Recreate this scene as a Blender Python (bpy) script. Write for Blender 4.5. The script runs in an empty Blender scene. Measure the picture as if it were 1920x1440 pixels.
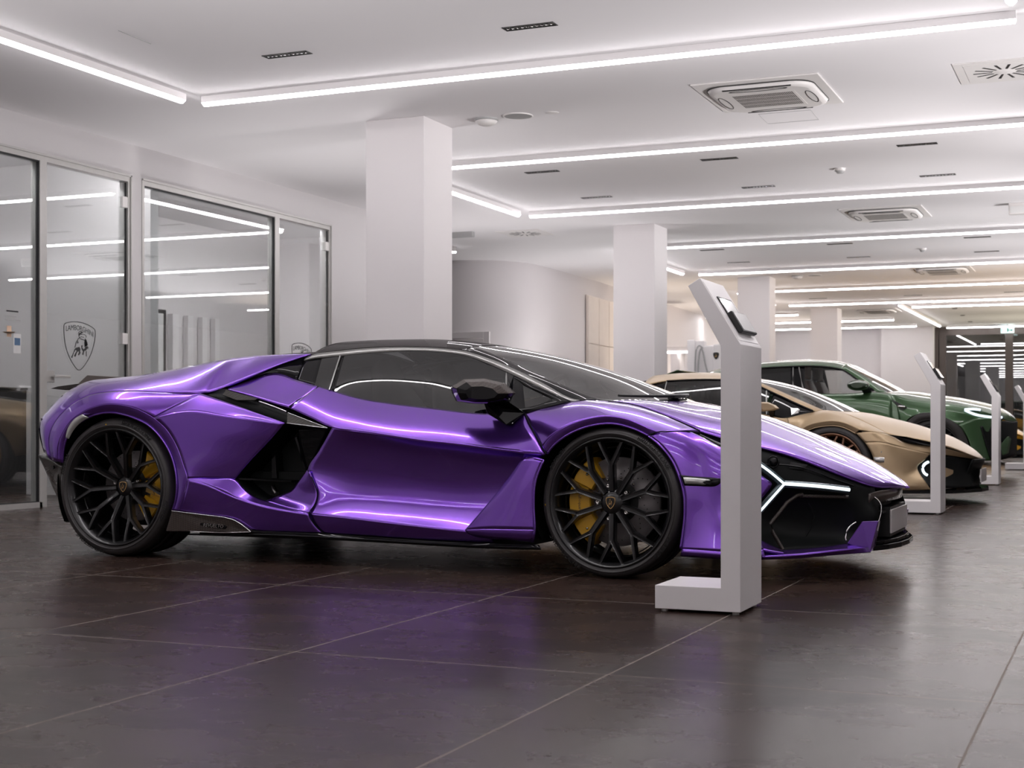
import bpy, bmesh, math, random
import numpy as np
from math import sin, cos, tan, atan, atan2, pi, radians, sqrt
from mathutils import Vector, Matrix
random.seed(7)
C = bpy.context.scene.collection
F = 2700.0; TH = radians(23.07); CT = cos(TH); ST = sin(TH); H0 = 0.72; CX = 960.0; HY = 790.0
HC = 3.25                                   # ceiling height

# ---------------------------------------------------------------- survey helpers (photo measurement -> place)
def on_y(px, py, Y):
    X = tan(atan((px - CX) / F) - TH) * Y
    d = -X * ST + Y * CT
    return (X, Y, H0 - (py - HY) * d / F)
def on_x(px, py, X):
    Y = X / tan(atan((px - CX) / F) - TH)
    d = -X * ST + Y * CT
    return (X, Y, H0 - (py - HY) * d / F)
def on_z(px, py, Z):
    d = F * (H0 - Z) / (py - HY); r = (px - CX) / F * d
    return (r * CT - d * ST, r * ST + d * CT, Z)

# ---------------------------------------------------------------- materials
def new_mat(name):
    m = bpy.data.materials.new(name); m.use_nodes = True
    return m, m.node_tree.nodes, m.node_tree.links
def pmat(name, col, rough=0.5, metal=0.0, coat=0.0, coat_rough=0.03, spec=0.5, noise=0.0, nscale=30.0, bump=0.0, bscale=200.0, emit=None, estr=0.0):
    m, N, L = new_mat(name)
    b = N['Principled BSDF']
    b.inputs['Base Color'].default_value = (*col, 1)
    b.inputs['Roughness'].default_value = rough
    b.inputs['Metallic'].default_value = metal
    b.inputs['Coat Weight'].default_value = coat
    b.inputs['Coat Roughness'].default_value = coat_rough
    b.inputs['Specular IOR Level'].default_value = spec
    if emit:
        b.inputs['Emission Color'].default_value = (*emit, 1); b.inputs['Emission Strength'].default_value = estr
    if noise > 0:
        tc = N.new('ShaderNodeTexCoord'); nz = N.new('ShaderNodeTexNoise'); nz.inputs['Scale'].default_value = nscale
        nz.inputs['Detail'].default_value = 4
        mx = N.new('ShaderNodeMix'); mx.data_type = 'RGBA'
        mx.inputs['A'].default_value = (*[c * (1 - noise) for c in col], 1)
        mx.inputs['B'].default_value = (*[min(1, c * (1 + noise)) for c in col], 1)
        L.new(tc.outputs['Object'], nz.inputs['Vector']); L.new(nz.outputs['Fac'], mx.inputs['Factor'])
        L.new(mx.outputs['Result'], b.inputs['Base Color'])
    if bump > 0:
        tc = N.new('ShaderNodeTexCoord'); nz = N.new('ShaderNodeTexNoise'); nz.inputs['Scale'].default_value = bscale
        bp = N.new('ShaderNodeBump'); bp.inputs['Strength'].default_value = bump; bp.inputs['Distance'].default_value = 0.002
        L.new(tc.outputs['Object'], nz.inputs['Vector']); L.new(nz.outputs['Fac'], bp.inputs['Height'])
        L.new(bp.outputs['Normal'], b.inputs['Normal'])
    return m
def emat(name, col, s):
    m, N, L = new_mat(name); N.remove(N['Principled BSDF'])
    e = N.new('ShaderNodeEmission'); e.inputs['Color'].default_value = (*col, 1); e.inputs['Strength'].default_value = s
    L.new(e.outputs[0], N['Material Output'].inputs['Surface']); return m
def glass_mat(name, tint, ior=1.5, gain=1.6, rough=0.0):
    m, N, L = new_mat(name); N.remove(N['Principled BSDF'])
    t = N.new('ShaderNodeBsdfTransparent'); t.inputs['Color'].default_value = (*tint, 1)
    g = N.new('ShaderNodeBsdfGlossy'); g.inputs['Roughness'].default_value = rough; g.inputs['Color'].default_value = (1, 1, 1, 1)
    f = N.new('ShaderNodeFresnel'); f.inputs['IOR'].default_value = ior
    mu = N.new('ShaderNodeMath'); mu.operation = 'MULTIPLY'; mu.use_clamp = True; mu.inputs[1].default_value = gain
    mx = N.new('ShaderNodeMixShader')
    ge = N.new('ShaderNodeNewGeometry'); mr = N.new('ShaderNodeMapRange'); mr.inputs['To Min'].default_value = ior; mr.inputs['To Max'].default_value = 1 / ior
    L.new(ge.outputs['Backfacing'], mr.inputs['Value']); L.new(mr.outputs[0], f.inputs['IOR'])
    L.new(f.outputs[0], mu.inputs[0]); L.new(mu.outputs[0], mx.inputs['Fac'])
    L.new(t.outputs[0], mx.inputs[1]); L.new(g.outputs[0], mx.inputs[2]); L.new(mx.outputs[0], N['Material Output'].inputs['Surface'])
    return m
def carbon_mat(name, ca, cb, rough=0.25, scale=140):
    m, N, L = new_mat(name); b = N['Principled BSDF']
    tc = N.new('ShaderNodeTexCoord'); mp = N.new('ShaderNodeMapping'); mp.inputs['Rotation'].default_value = (0.3, 0.785, 0.5)
    ck = N.new('ShaderNodeTexChecker'); ck.inputs['Scale'].default_value = scale
    ck.inputs['Color1'].default_value = (*ca, 1); ck.inputs['Color2'].default_value = (*cb, 1)
    L.new(tc.outputs['Object'], mp.inputs['Vector']); L.new(mp.outputs[0], ck.inputs['Vector']); L.new(ck.outputs['Color'], b.inputs['Base Color'])
    b.inputs['Specular IOR Level'].default_value = 0.1; b.inputs['Roughness'].default_value = 0.45; b.inputs['Coat Weight'].default_value = 0.8; b.inputs['Coat Roughness'].default_value = rough * 0.3
    return m
def floor_mat():
    m, N, L = new_mat('dark_floor_tile'); b = N['Principled BSDF']
    tc = N.new('ShaderNodeTexCoord'); sp = N.new('ShaderNodeSeparateXYZ'); L.new(tc.outputs['Object'], sp.inputs[0])
    def grid(axis, off, pitch, w):
        a = N.new('ShaderNodeMath'); a.operation = 'SUBTRACT'; L.new(sp.outputs[axis], a.inputs[0]); a.inputs[1].default_value = off
        p = N.new('ShaderNodeMath'); p.operation = 'DIVIDE'; L.new(a.outputs[0], p.inputs[0]); p.inputs[1].default_value = pitch
        f = N.new('ShaderNodeMath'); f.operation = 'FLOORED_MODULO'; L.new(p.outputs[0], f.inputs[0]); f.inputs[1].default_value = 1.0
        s = N.new('ShaderNodeMath'); s.operation = 'LESS_THAN'; L.new(f.outputs[0], s.inputs[0]); s.inputs[1].default_value = w / pitch
        fl = N.new('ShaderNodeMath'); fl.operation = 'FLOOR'; L.new(p.outputs[0], fl.inputs[0])
        return s, fl
    g1, i1 = grid('X', -0.322, 1.034, 0.006); g2, i2 = grid('Y', 3.87, 1.57, 0.006)
    mxg = N.new('ShaderNodeMath'); mxg.operation = 'MAXIMUM'; L.new(g1.outputs[0], mxg.inputs[0]); L.new(g2.outputs[0], mxg.inputs[1])
    cid = N.new('ShaderNodeCombineXYZ'); L.new(i1.outputs[0], cid.inputs[0]); L.new(i2.outputs[0], cid.inputs[1])
    wn = N.new('ShaderNodeTexWhiteNoise'); L.new(cid.outputs[0], wn.inputs['Vector'])
    n1 = N.new('ShaderNodeTexNoise'); n1.inputs['Scale'].default_value = 2.3; n1.inputs['Detail'].default_value = 10; n1.inputs['Roughness'].default_value = 0.66
    mp = N.new('ShaderNodeMapping'); mp.inputs['Scale'].default_value = (1, 1.5, 1); L.new(tc.outputs['Object'], mp.inputs['Vector'])
    off = N.new('ShaderNodeVectorMath'); off.operation = 'ADD'; L.new(mp.outputs[0], off.inputs[0])
    sc = N.new('ShaderNodeVectorMath'); sc.operation = 'SCALE'; L.new(wn.outputs['Color'], sc.inputs[0]); sc.inputs['Scale'].default_value = 9.0
    L.new(sc.outputs[0], off.inputs[1]); L.new(off.outputs[0], n1.inputs['Vector'])
    cr = N.new('ShaderNodeValToRGB'); cr.color_ramp.elements[0].position = 0.33; cr.color_ramp.elements[0].color = (0.022, 0.0132, 0.0112, 1)
    cr.color_ramp.elements[1].position = 0.72; cr.color_ramp.elements[1].color = (0.056, 0.036, 0.029, 1)
    L.new(n1.outputs['Fac'], cr.inputs['Fac'])
    n2 = N.new('ShaderNodeTexNoise'); n2.inputs['Scale'].default_value = 60; n2.inputs['Detail'].default_value = 3; L.new(tc.outputs['Object'], n2.inputs['Vector'])
    gm = N.new('ShaderNodeMix'); gm.data_type = 'RGBA'; L.new(mxg.outputs[0], gm.inputs['Factor']); L.new(cr.outputs['Color'], gm.inputs['A'])
    gm.inputs['B'].default_value = (0.25, 0.212, 0.19, 1)
    L.new(gm.outputs['Result'], b.inputs['Base Color'])
    rr = N.new('ShaderNodeMapRange'); rr.inputs['To Min'].default_value = 0.31; rr.inputs['To Max'].default_value = 0.24
    L.new(n1.outputs['Fac'], rr.inputs['Value'])
    rg = N.new('ShaderNodeMath'); rg.operation = 'MULTIPLY_ADD'; L.new(mxg.outputs[0], rg.inputs[0]); rg.inputs[1].default_value = 0.4; L.new(rr.outputs[0], rg.inputs[2])
    L.new(rg.outputs[0], b.inputs['Roughness'])
    bp = N.new('ShaderNodeBump'); bp.inputs['Strength'].default_value = 0.05; bp.inputs['Distance'].default_value = 0.003
    L.new(n2.outputs['Fac'], bp.inputs['Height']); L.new(bp.outputs[0], b.inputs['Normal'])
    b.inputs['Specular IOR Level'].default_value = 0.10
    return m

# ---------------------------------------------------------------- mesh collection helper
class MB:
    def __init__(s): s.v = []; s.f = []; s.mi = []; s.sm = []
    def add(s, vs, fs, mi=0, smooth=False):
        o = len(s.v); s.v += [tuple(v) for v in vs]
        for f in fs: s.f.append(tuple(i + o for i in f)); s.mi.append(mi); s.sm.append(smooth)
    def box(s, a, b, mi=0):
        x0, y0, z0 = a; x1, y1, z1 = b
        s.add([(x0,y0,z0),(x1,y0,z0),(x1,y1,z0),(x0,y1,z0),(x0,y0,z1),(x1,y0,z1),(x1,y1,z1),(x0,y1,z1)],
              [(0,3,2,1),(4,5,6,7),(0,1,5,4),(1,2,6,5),(2,3,7,6),(3,0,4,7)], mi)
    def prism(s, loop0, loop1, mi=0, smooth=False, caps=True):
        n = len(loop0)
        fs = [(i, (i+1) % n, n + (i+1) % n, n + i) for i in range(n)]
        if caps: fs += [tuple(range(n-1, -1, -1)), tuple(range(n, 2*n))]
        s.add(list(loop0) + list(loop1), fs, mi, smooth)
    def loft(s, loops, mi=0, smooth=True, caps=True):
        n = len(loops[0]); vs = [p for l in loops for p in l]; fs = []
        for k in range(len(loops) - 1):
            for i in range(n): fs.append((k*n+i, k*n+(i+1) % n, (k+1)*n+(i+1) % n, (k+1)*n+i))
        s.add(vs, fs, mi, smooth)
        if caps:
            s.add(loops[0], [tuple(range(n-1, -1, -1))], mi); s.add(loops[-1], [tuple(range(n))], mi)
    def tube(s, pts, r, n=8, mi=0, caps=True):
        P = [Vector(p) for p in pts]; loops = []
        for i, p in enumerate(P):
            t = (P[min(i+1, len(P)-1)] - P[max(i-1, 0)])
            if t.length < 1e-9: t = Vector((0, 0, 1))
            t.normalize(); a = Vector((0, 0, 1)) if abs(t.z) < 0.9 else Vector((1, 0, 0))
            u = t.cross(a).normalized(); w = t.cross(u).normalized(); rr = r[i] if isinstance(r, (list, tuple)) else r
            loops.append([p + u * rr * cos(2*pi*k/n) + w * rr * sin(2*pi*k/n) for k in range(n)])
        s.loft(loops, mi, True, caps)
    def lathe(s, prof, n=64, mi=0, smooth=True, axis='Y', center=(0,0,0), closed=False, a0=0.0, a1=2*pi):
        full = abs(a1 - a0 - 2*pi) < 1e-6
        m = n if full else n + 1; vs = []; fs = []; k = len(prof)
        for i in range(m):
            a = a0 + (a1 - a0) * i / n
            for (r, t) in prof:
                if axis == 'Y': vs.append((center[0] + r*cos(a), center[1] + t, center[2] + r*sin(a)))
                else: vs.append((center[0] + r*cos(a), center[1] + r*sin(a), center[2] + t))
        for i in range(n):
            j = (i + 1) % m
            for q in range(k if closed else k - 1):
                q2 = (q + 1) % k
                fs.append((i*k+q, j*k+q, j*k+q2, i*k+q2))
        s.add(vs, fs, mi, smooth)
    def grid(s, G, mi=0, smooth=True, out=None):
        nu = len(G); nv = len(G[0]); vs = [p for r in G for p in r]
        fs = [(i*nv+j, i*nv+j+1, (i+1)*nv+j+1, (i+1)*nv+j) for i in range(nu-1) for j in range(nv-1)]
        if out is not None:
            a = np.array(vs, float).reshape(nu, nv, 3)
            n = np.cross(a[:-1, 1:] - a[:-1, :-1], a[1:, :-1] - a[:-1, :-1]).sum(axis=(0, 1))
            if np.dot(n, out) < 0: fs = [tuple(reversed(f)) for f in fs]
        s.add(vs, fs, mi, smooth)
    def build(s, name, mats, parent=None, origin=(0,0,0), solid=0.0, bevel=0.0, offset=-1.0, clean=True):
        me = bpy.data.meshes.new(name); o3 = Vector(origin)
        me.from_pydata([Vector(v) - o3 for v in s.v], [], s.f)
        for m in (mats if isinstance(mats, (list, tuple)) else [mats]): me.materials.append(m)
        me.polygons.foreach_set('material_index', s.mi); me.polygons.foreach_set('use_smooth', s.sm)
        me.update()
        if clean: me.validate()
        o = bpy.data.objects.new(name, me); C.objects.link(o)
        if parent is not None: o.parent = parent
        else: o.location = o3
        if solid:
            md = o.modifiers.new('thick', 'SOLIDIFY'); md.thickness = solid; md.offset = offset
        if bevel:
            md = o.modifiers.new('bev', 'BEVEL'); md.width = bevel; md.segments = 2; md.limit_method = 'ANGLE'
        return o

def spl(P, t, ts):
    P = np.asarray(P, float); n = len(P); t = np.asarray(t, float); ts = np.asarray(ts, float)
    if n == 2:
        w = ((ts - t[0]) / (t[1] - t[0]))[:, None]; return P[0] * (1 - w) + P[1] * w
    m = np.zeros_like(P)
    d = (P[1:] - P[:-1]) / (t[1:] - t[:-1])[:, None]; h = t[1:] - t[:-1]
    for i in range(1, n - 1): m[i] = (d[i-1] * h[i] + d[i] * h[i-1]) / (h[i-1] + h[i])
    m[0] = 1.5 * d[0] - 0.5 * m[1]; m[-1] = 1.5 * d[-1] - 0.5 * m[-2]
    k = np.clip(np.searchsorted(t, ts, side='right') - 1, 0, n - 2)
    hh = (t[k+1] - t[k])[:, None]; x = ((ts - t[k]) / (t[k+1] - t[k]))[:, None]
    return ((2*x**3 - 3*x**2 + 1) * P[k] + (x**3 - 2*x**2 + x) * hh * m[k] + (-2*x**3 + 3*x**2) * P[k+1] + (x**3 - x**2) * hh * m[k+1])
def params(A):
    d = np.linalg.norm(A[:, 1:] - A[:, :-1], axis=2).mean(axis=0) ** 0.75 + 1e-6
    t = np.concatenate([[0], np.cumsum(d)]); return t / t[-1]
def dense(t, k):
    return np.concatenate([np.linspace(t[i], t[i+1], k, endpoint=False) for i in range(len(t)-1)] + [[t[-1]]])
def surf(rows, ku=6, kv=6):
    """smooth surface through a grid of 3-D points"""
    A = np.array(rows, float)
    tu = params(A); U = dense(tu, ku)
    B = np.array([spl(r, tu, U) for r in A])            # rows x dense
    tv = params(np.transpose(A, (1, 0, 2))); V = dense(tv, kv)
    Cc = np.array([spl(B[:, j], tv, V) for j in range(B.shape[1])])   # dense_u x dense_v x3
    return Cc
def curve(pts, k=8):
    A = np.array(pts, float)[None]; t = params(A); return [tuple(p) for p in spl(A[0], t, dense(t, k))]

# ---------------------------------------------------------------- object helpers
def tag(o, label=None, cat=None, group=None, kind=None):
    if label: o['label'] = label
    if cat: o['category'] = cat
    if group: o['group'] = group
    if kind: o['kind'] = kind
    return o
def empty(name, loc, label=None, cat=None, group=None, rz=0.0):
    o = bpy.data.objects.new(name, None); C.objects.link(o); o.location = loc; o.rotation_euler = (0, 0, rz)
    o.empty_display_size = 0.1
    return tag(o, label, cat, group)
def copy_tree(o, parent=None):
    c = o.copy(); C.objects.link(c); c.parent = parent
    for ch in o.children: copy_tree(ch, c)
    return c
def struct(name, mb, mat, **k):
    return tag(mb.build(name, mat, **k), kind='structure')
_fc = {}
def text_geo(body, size=1.0, extrude=0.0, align='CENTER', shear=0.0, offset=0.0):
    cu = bpy.data.curves.new('txt', 'FONT'); cu.body = body; cu.size = size; cu.extrude = extrude; cu.align_x = align; cu.align_y = 'CENTER'
    cu.shear = shear; cu.offset = offset; cu.resolution_u = 3
    ob = bpy.data.objects.new('txt', cu); C.objects.link(ob)
    dg = bpy.context.evaluated_depsgraph_get(); me = bpy.data.meshes.new_from_object(ob.evaluated_get(dg))
    vs = [tuple(v.co) for v in me.vertices]; fs = [tuple(p.vertices) for p in me.polygons]
    bpy.data.objects.remove(ob); bpy.data.curves.remove(cu); bpy.data.meshes.remove(me)
    return vs, fs
M = {}
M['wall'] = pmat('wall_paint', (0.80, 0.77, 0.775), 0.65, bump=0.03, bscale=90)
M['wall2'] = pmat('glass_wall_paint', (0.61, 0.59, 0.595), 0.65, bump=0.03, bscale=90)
M['ceil'] = pmat('ceiling_paint', (0.84, 0.82, 0.83), 0.8, bump=0.02, bscale=70)
M['beige'] = pmat('beige_wall_paint', (0.78, 0.71, 0.65), 0.6, noise=0.05, nscale=6)
M['floor'] = floor_mat()
M['alu'] = pmat('brushed_aluminium', (0.50, 0.49, 0.475), 0.38, metal=0.35, noise=0.06, nscale=20)
M['bronze'] = pmat('dark_bronze_frame', (0.075, 0.062, 0.055), 0.4, metal=0.5, noise=0.1, nscale=12)
M['rubbergap'] = pmat('black_gasket', (0.012, 0.012, 0.013), 0.5, noise=0.1)
M['glass'] = glass_mat('partition_glass', (0.93, 0.955, 0.955), 1.52, 2.4)
M['nightglass'] = glass_mat('shopfront_glass', (0.80, 0.82, 0.82), 1.52, 2.2)
M['light'] = emat('lamp_diffuser', (1.0, 0.955, 0.975), 20.0)
M['shelflight'] = emat('shelf_lamp', (1.0, 0.95, 0.93), 8.0)
M['white'] = pmat('white_lacquer', (0.90, 0.875, 0.88), 0.38, noise=0.02, nscale=4)
M['plastic'] = pmat('white_plastic', (0.80, 0.775, 0.76), 0.5, noise=0.02)
M['grey'] = pmat('grey_plastic', (0.42, 0.42, 0.42), 0.5, noise=0.05)
M['dark'] = pmat('dark_slot', (0.02, 0.019, 0.019), 0.5, noise=0.1)
M['lens'] = pmat('small_lens', (0.30, 0.30, 0.30), 0.2, metal=0.9)
M['print'] = pmat('black_print', (0.018, 0.018, 0.02), 0.5, noise=0.05)
M['paper'] = pmat('paper_notice', (0.78, 0.78, 0.77), 0.6, noise=0.03)
M['blueprint'] = pmat('blue_print', (0.10, 0.19, 0.33), 0.5, noise=0.3, nscale=60)
M['peach'] = pmat('peach_print', (0.75, 0.55, 0.40), 0.6, noise=0.08)
M['blackfurn'] = pmat('black_furniture', (0.014, 0.013, 0.013), 0.28, noise=0.1)
M['steel'] = pmat('polished_steel', (0.62, 0.60, 0.58), 0.22, metal=1.0, noise=0.05)
M['signgreen'] = pmat('exit_sign_face', (0.60, 0.80, 0.78), 0.4, emit=(0.75, 0.95, 0.92), estr=0.9)
M['signmark'] = pmat('exit_sign_mark', (0.12, 0.45, 0.42), 0.5, noise=0.05)
# cars
M['purple'] = pmat('purple_pearl_paint', (0.24, 0.088, 0.60), 0.24, metal=0.92, coat=1.0, coat_rough=0.006, noise=0.02, nscale=900)
M['gold'] = pmat('satin_gold_paint', (0.47, 0.345, 0.205), 0.40, metal=0.55, coat=0.35, coat_rough=0.22, noise=0.02, nscale=900)
M['green'] = pmat('green_metallic_paint', (0.050, 0.118, 0.047), 0.35, metal=0.5, coat=1.0, coat_rough=0.012, noise=0.03, nscale=900)
M['yellow'] = pmat('yellow_car_paint', (0.80, 0.42, 0.02), 0.35, metal=0.2, coat=1.0, coat_rough=0.02, noise=0.02, nscale=900)
M['bgloss'] = pmat('black_gloss_trim', (0.005, 0.005, 0.006), 0.3, coat=0.6, coat_rough=0.005, spec=0.0, noise=0.05)
M['broof'] = pmat('dark_brown_black_roof', (0.012, 0.009, 0.010), 0.3, coat=0.32, coat_rough=0.005, spec=0.0, noise=0.05)
M['bsatin'] = pmat('black_satin_plastic', (0.010, 0.010, 0.011), 0.42, noise=0.1)
M['cavity'] = pmat('black_duct', (0.004, 0.005, 0.005), 0.5, spec=0.2, noise=0.1)
M['carbon'] = carbon_mat('carbon_fibre', (0.020, 0.017, 0.015), (0.040, 0.035, 0.031), 0.1)
M['carbonbrown'] = carbon_mat('brown_tinted_carbon', (0.040, 0.031, 0.028), (0.065, 0.052, 0.046), 0.15)
M['trim'] = pmat('satin_grey_trim', (0.42, 0.42, 0.41), 0.30, metal=0.8, noise=0.03)
M['chrome'] = pmat('bright_chrome_edge', (0.75, 0.74, 0.75), 0.12, metal=1.0, noise=0.02)
M['carglass'] = glass_mat('tinted_car_glass', (0.10, 0.108, 0.112), 1.5, 1.35)
M['wsglass'] = glass_mat('windscreen_glass', (0.34, 0.36, 0.35), 1.5, 1.25)
M['rubber'] = pmat('tyre_rubber', (0.032, 0.029, 0.029), 0.42, noise=0.12, nscale=40)
M['rubberletter'] = pmat('raised_tyre_lettering', (0.006, 0.006, 0.006), 0.7, noise=0.05)
M['rim'] = pmat('satin_black_rim', (0.010, 0.010, 0.011), 0.30, metal=0.3, coat=0.6, coat_rough=0.10, noise=0.05)
M['bronzerim'] = pmat('bronze_rim', (0.36, 0.20, 0.125), 0.33, metal=0.8, noise=0.05)
M['disc'] = pmat('carbon_ceramic_disc', (0.24, 0.222, 0.226), 0.38, metal=0.3, noise=0.25, nscale=14)
M['hole'] = pmat('drilled_hole', (0.008, 0.008, 0.008), 0.6, noise=0.1)
M['caliper'] = pmat('yellow_caliper', (0.66, 0.36, 0.018), 0.35, coat=0.5, noise=0.04)
M['brass'] = pmat('gold_badge', (0.75, 0.50, 0.22), 0.25, metal=1.0, noise=0.05)
M['badgeblack'] = pmat('badge_black', (0.012, 0.011, 0.010), 0.3, noise=0.05)
M['lampwhite'] = emat('daylight_lamp_core', (0.80, 0.94, 1.0), 1.3)
M['lampcase'] = pmat('lamp_casing', (0.10, 0.14, 0.155), 0.15, metal=0.3, coat=1.0, noise=0.05)
M['lampclear'] = pmat('clear_marker_lens', (0.50, 0.50, 0.49), 0.12, metal=0.5, coat=1.0, noise=0.25, nscale=30)
M['plate'] = pmat('blank_plate', (0.66, 0.63, 0.63), 0.35, metal=0.2, noise=0.03)
M['interior'] = pmat('dark_cabin_trim', (0.012, 0.012, 0.012), 0.7, noise=0.1)
M['seat'] = pmat('dark_seat_leather', (0.022, 0.021, 0.021), 0.5, noise=0.1)
M['brownseat'] = pmat('brown_seat_leather', (0.085, 0.04, 0.028), 0.5, noise=0.1)
M['wing'] = pmat('grey_brown_wing', (0.10, 0.083, 0.075), 0.35, coat=0.4, noise=0.05)
# ---------------------------------------------------------------- wheels (axis = local Y, outer face towards -Y)
def shield_loop(s, y, n=7):
    """crest outline, height about s, in the local XZ plane"""
    top = [(-0.40, 0.40), (-0.22, 0.47), (0.0, 0.50), (0.22, 0.47), (0.40, 0.40)]
    side = [(0.43, 0.18), (0.38, -0.05), (0.27, -0.28), (0.12, -0.45), (0.0, -0.53), (-0.12, -0.45), (-0.27, -0.28), (-0.38, -0.05), (-0.43, 0.18)]
    return [(x * s, y, z * s) for x, z in top + side]
def bull_polys():
    """charging bull of the crest: polygons in a 120x120 field (x right, y down)"""
    return [
        [(63,67),(67,64),(66,58),(63,55),(58,53.5),(53,52),(51.5,48.5),(53.5,45),(57,44),(53.5,42),(50.5,43),(50,47),(51,51),(54,54),(60,55.5),(62.5,58),(63,62)],
        [(54,40.5),(57.5,40.3),(57.5,42.5),(54.5,42.5)],
        [(62,51),(65,55),(65.5,64),(61,68),(60.5,60)],
        [(60,58),(64,64),(65.5,65),(62,66.5)],
        [(43,70),(45,61),(49,53),(55,48.5),(60,49.5),(60.5,50.6),(55,49.6),(50,54),(46.5,61.5),(44.5,70)],
        [(49,56),(50.5,61),(47,63)],
        [(43,73),(46,70),(52,68),(54,72),(53,76),(54,79),(51,84),(49,83),(51,78),(50,76),(47,80),(45,87),(42,86),(44,81),(47,76),(45,74),(42.5,79),(40.5,85),(39,90),(37,88),(39.5,83),(42,76)],
        [(55,65),(58,65),(57,69),(59,72),(62,70),(62,67),(66,67),(66.5,69),(69,71.5),(66,70.5),(64,74),(61,75),(60,78),(59,83),(56.5,82),(58,76),(56,73),(55,70)],
        [(63.5,75),(65,75),(65,85),(63.5,85)],
        [(64,65.5),(67.5,66.5),(69,69),(66,68.5)],
    ]
def make_wheel(name, R, Rr, hubin, style, rimmat, width=0.30, caliper_at=180, disc_r=0.205, lettering=True, cal=True, brake=True):
    w = empty(name, (0, 0, 0))
    # tyre
    m = MB(); sw = R - Rr
    prof = [(Rr - 0.004, 0.012), (Rr + 0.004, 0.000), (Rr + sw*0.25, -0.004), (Rr + sw*0.55, -0.003), (Rr + sw*0.78, 0.006), (R - 0.008, 0.020), (R - 0.001, 0.036),
            (R, 0.05), (R, 0.10), (R - 0.006, 0.102), (R - 0.006, 0.108), (R, 0.11), (R, 0.17), (R - 0.006, 0.172), (R - 0.006, 0.178), (R, 0.18),
            (R, width - 0.05), (R - 0.006, width - 0.02), (Rr + sw*0.5, width), (Rr - 0.01, width - 0.01)]
    m.lathe(prof, 96)
    m.lathe([(Rr + 0.012, -0.0025), (Rr + 0.015, -0.0075), (Rr + 0.019, -0.0075), (Rr + 0.022, -0.0035)], 96)
    m.lathe([(R - 0.012, 0.014), (R - 0.0135, 0.010), (R - 0.016, 0.0085)], 96)
    ty = m.build('tyre', M['rubber'], w)
    if lettering:
        m = MB()
        def ring_text(s, size, r, a_mid, y):
            vs, fs = text_geo(s, size, 0.0012, shear=0.25)
            o = []
            for (x, yy, z) in vs:
                a = a_mid - x / r; q = r + yy
                o.append((q * cos(a), y - z, q * sin(a)))
            m.add(o, fs)
        rm = Rr + sw * 0.60
        for nm, sz, deg in (('BRIDGESTONE', .032, 47), ('BRIDGESTONE', .032, 227), ('POTENZA', .026, 143), ('POTENZA', .026, 323)):
            m = MB(); ring_text(nm, sz, rm, radians(deg + (0 if style == 'f' else 17)), -0.0045)
            m.build('tyre_lettering', M['rubberletter'], w)
        m = MB(); a = radians(183 if style == 'f' else 98); q = Rr + sw*0.42
        m.lathe([(0, -0.0065), (0.0045, -0.006)], 12, center=(q*cos(a), 0, q*sin(a)))
        m.build('paint_dot', M['caliper'], w)
    # rim
    m = MB()
    m.lathe([(Rr + 0.003, 0.004), (Rr - 0.002, -0.004), (Rr - 0.008, -0.003), (Rr - 0.012, 0.010), (Rr - 0.022, 0.016), (Rr - 0.024, 0.060), (Rr - 0.040, 0.10), (Rr - 0.045, width - 0.05), (Rr - 0.02, width - 0.01)], 96)
    m.lathe([(Rr - 0.045, 0.075), (Rr - 0.049, 0.08), (Rr - 0.049, 0.088), (Rr - 0.045, 0.093)], 96)
    yo = 0.012
    def yat(r):
        t = max(0, min(1, (r - 0.05) / (Rr - 0.06))); return hubin * (1 - t) ** 1.3 + yo * t
    def bar(p0, p1, w0, w1, dep=0.045):
        (r0, a0), (r1, a1) = p0, p1
        A = Vector((r0*cos(a0), 0, r0*sin(a0))); B = Vector((r1*cos(a1), 0, r1*sin(a1)))
        n = 4; t = (B - A).normalized(); sd = Vector((-t.z, 0, t.x)); loops = []
        for k in range(n + 1):
            f = k / n; P = A.lerp(B, f); ww = w0 + (w1 - w0) * f; y = yat(P.length)
            loops.append([P + sd*ww + Vector((0, y + 0.012, 0)), P + sd*(ww*0.72) + Vector((0, y, 0)), P + sd*(ww*0.30) + Vector((0, y + 0.0015, 0)), P - sd*(ww*0.30) + Vector((0, y + 0.0015, 0)),
                          P - sd*(ww*0.72) + Vector((0, y, 0)), P - sd*ww + Vector((0, y + 0.012, 0)),
                          P - sd*(ww*0.8) + Vector((0, y + dep, 0)), P + sd*(ww*0.8) + Vector((0, y + dep, 0))])
        m.loft(loops, 0, False)
    N = 10; rf = 0.59 * Rr; off = radians(90.5 if style == 'f' else 77)
    for k in range(N):
        a = off + 2*pi*k/N
        bar((0.052, a), (rf + 0.006, a), 0.0155, 0.0145)
        for sg in (-1, 1):
            bar((rf - 0.004, a + sg*radians(0.5)), (Rr - 0.010, a + sg*radians(11.8)), 0.0115, 0.0085, 0.04)
    m.lathe([(0.0, hubin - 0.004), (0.036, hubin - 0.004), (0.050, hubin + 0.006), (0.072, hubin + 0.022), (0.072, hubin + 0.06)], 40)
    m.build('rim', rimmat, w)
    m = MB()
    for k in range(5):
        a = off + radians(36*0.5) + 2*pi*k/5
        m.lathe([(0, hubin + 0.020), (0.006, hubin + 0.018), (0.0095, hubin + 0.018), (0.0095, hubin + 0.05)], 12, center=(0.078*cos(a), 0, 0.078*sin(a)))
    m.build('lug_bolts', M['steel'], w)
    m = MB(); lp = shield_loop(0.056, hubin - 0.0045); l2 = shield_loop(0.056, hubin - 0.009)
    m.prism(lp, l2); cap = m.build('centre_cap', M['brass'], w)
    m = MB(); m.prism(shield_loop(0.047, hubin - 0.0085), shield_loop(0.047, hubin - 0.0098)); m.build('cap_face', M['badgeblack'], w)
    m = MB()
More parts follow.
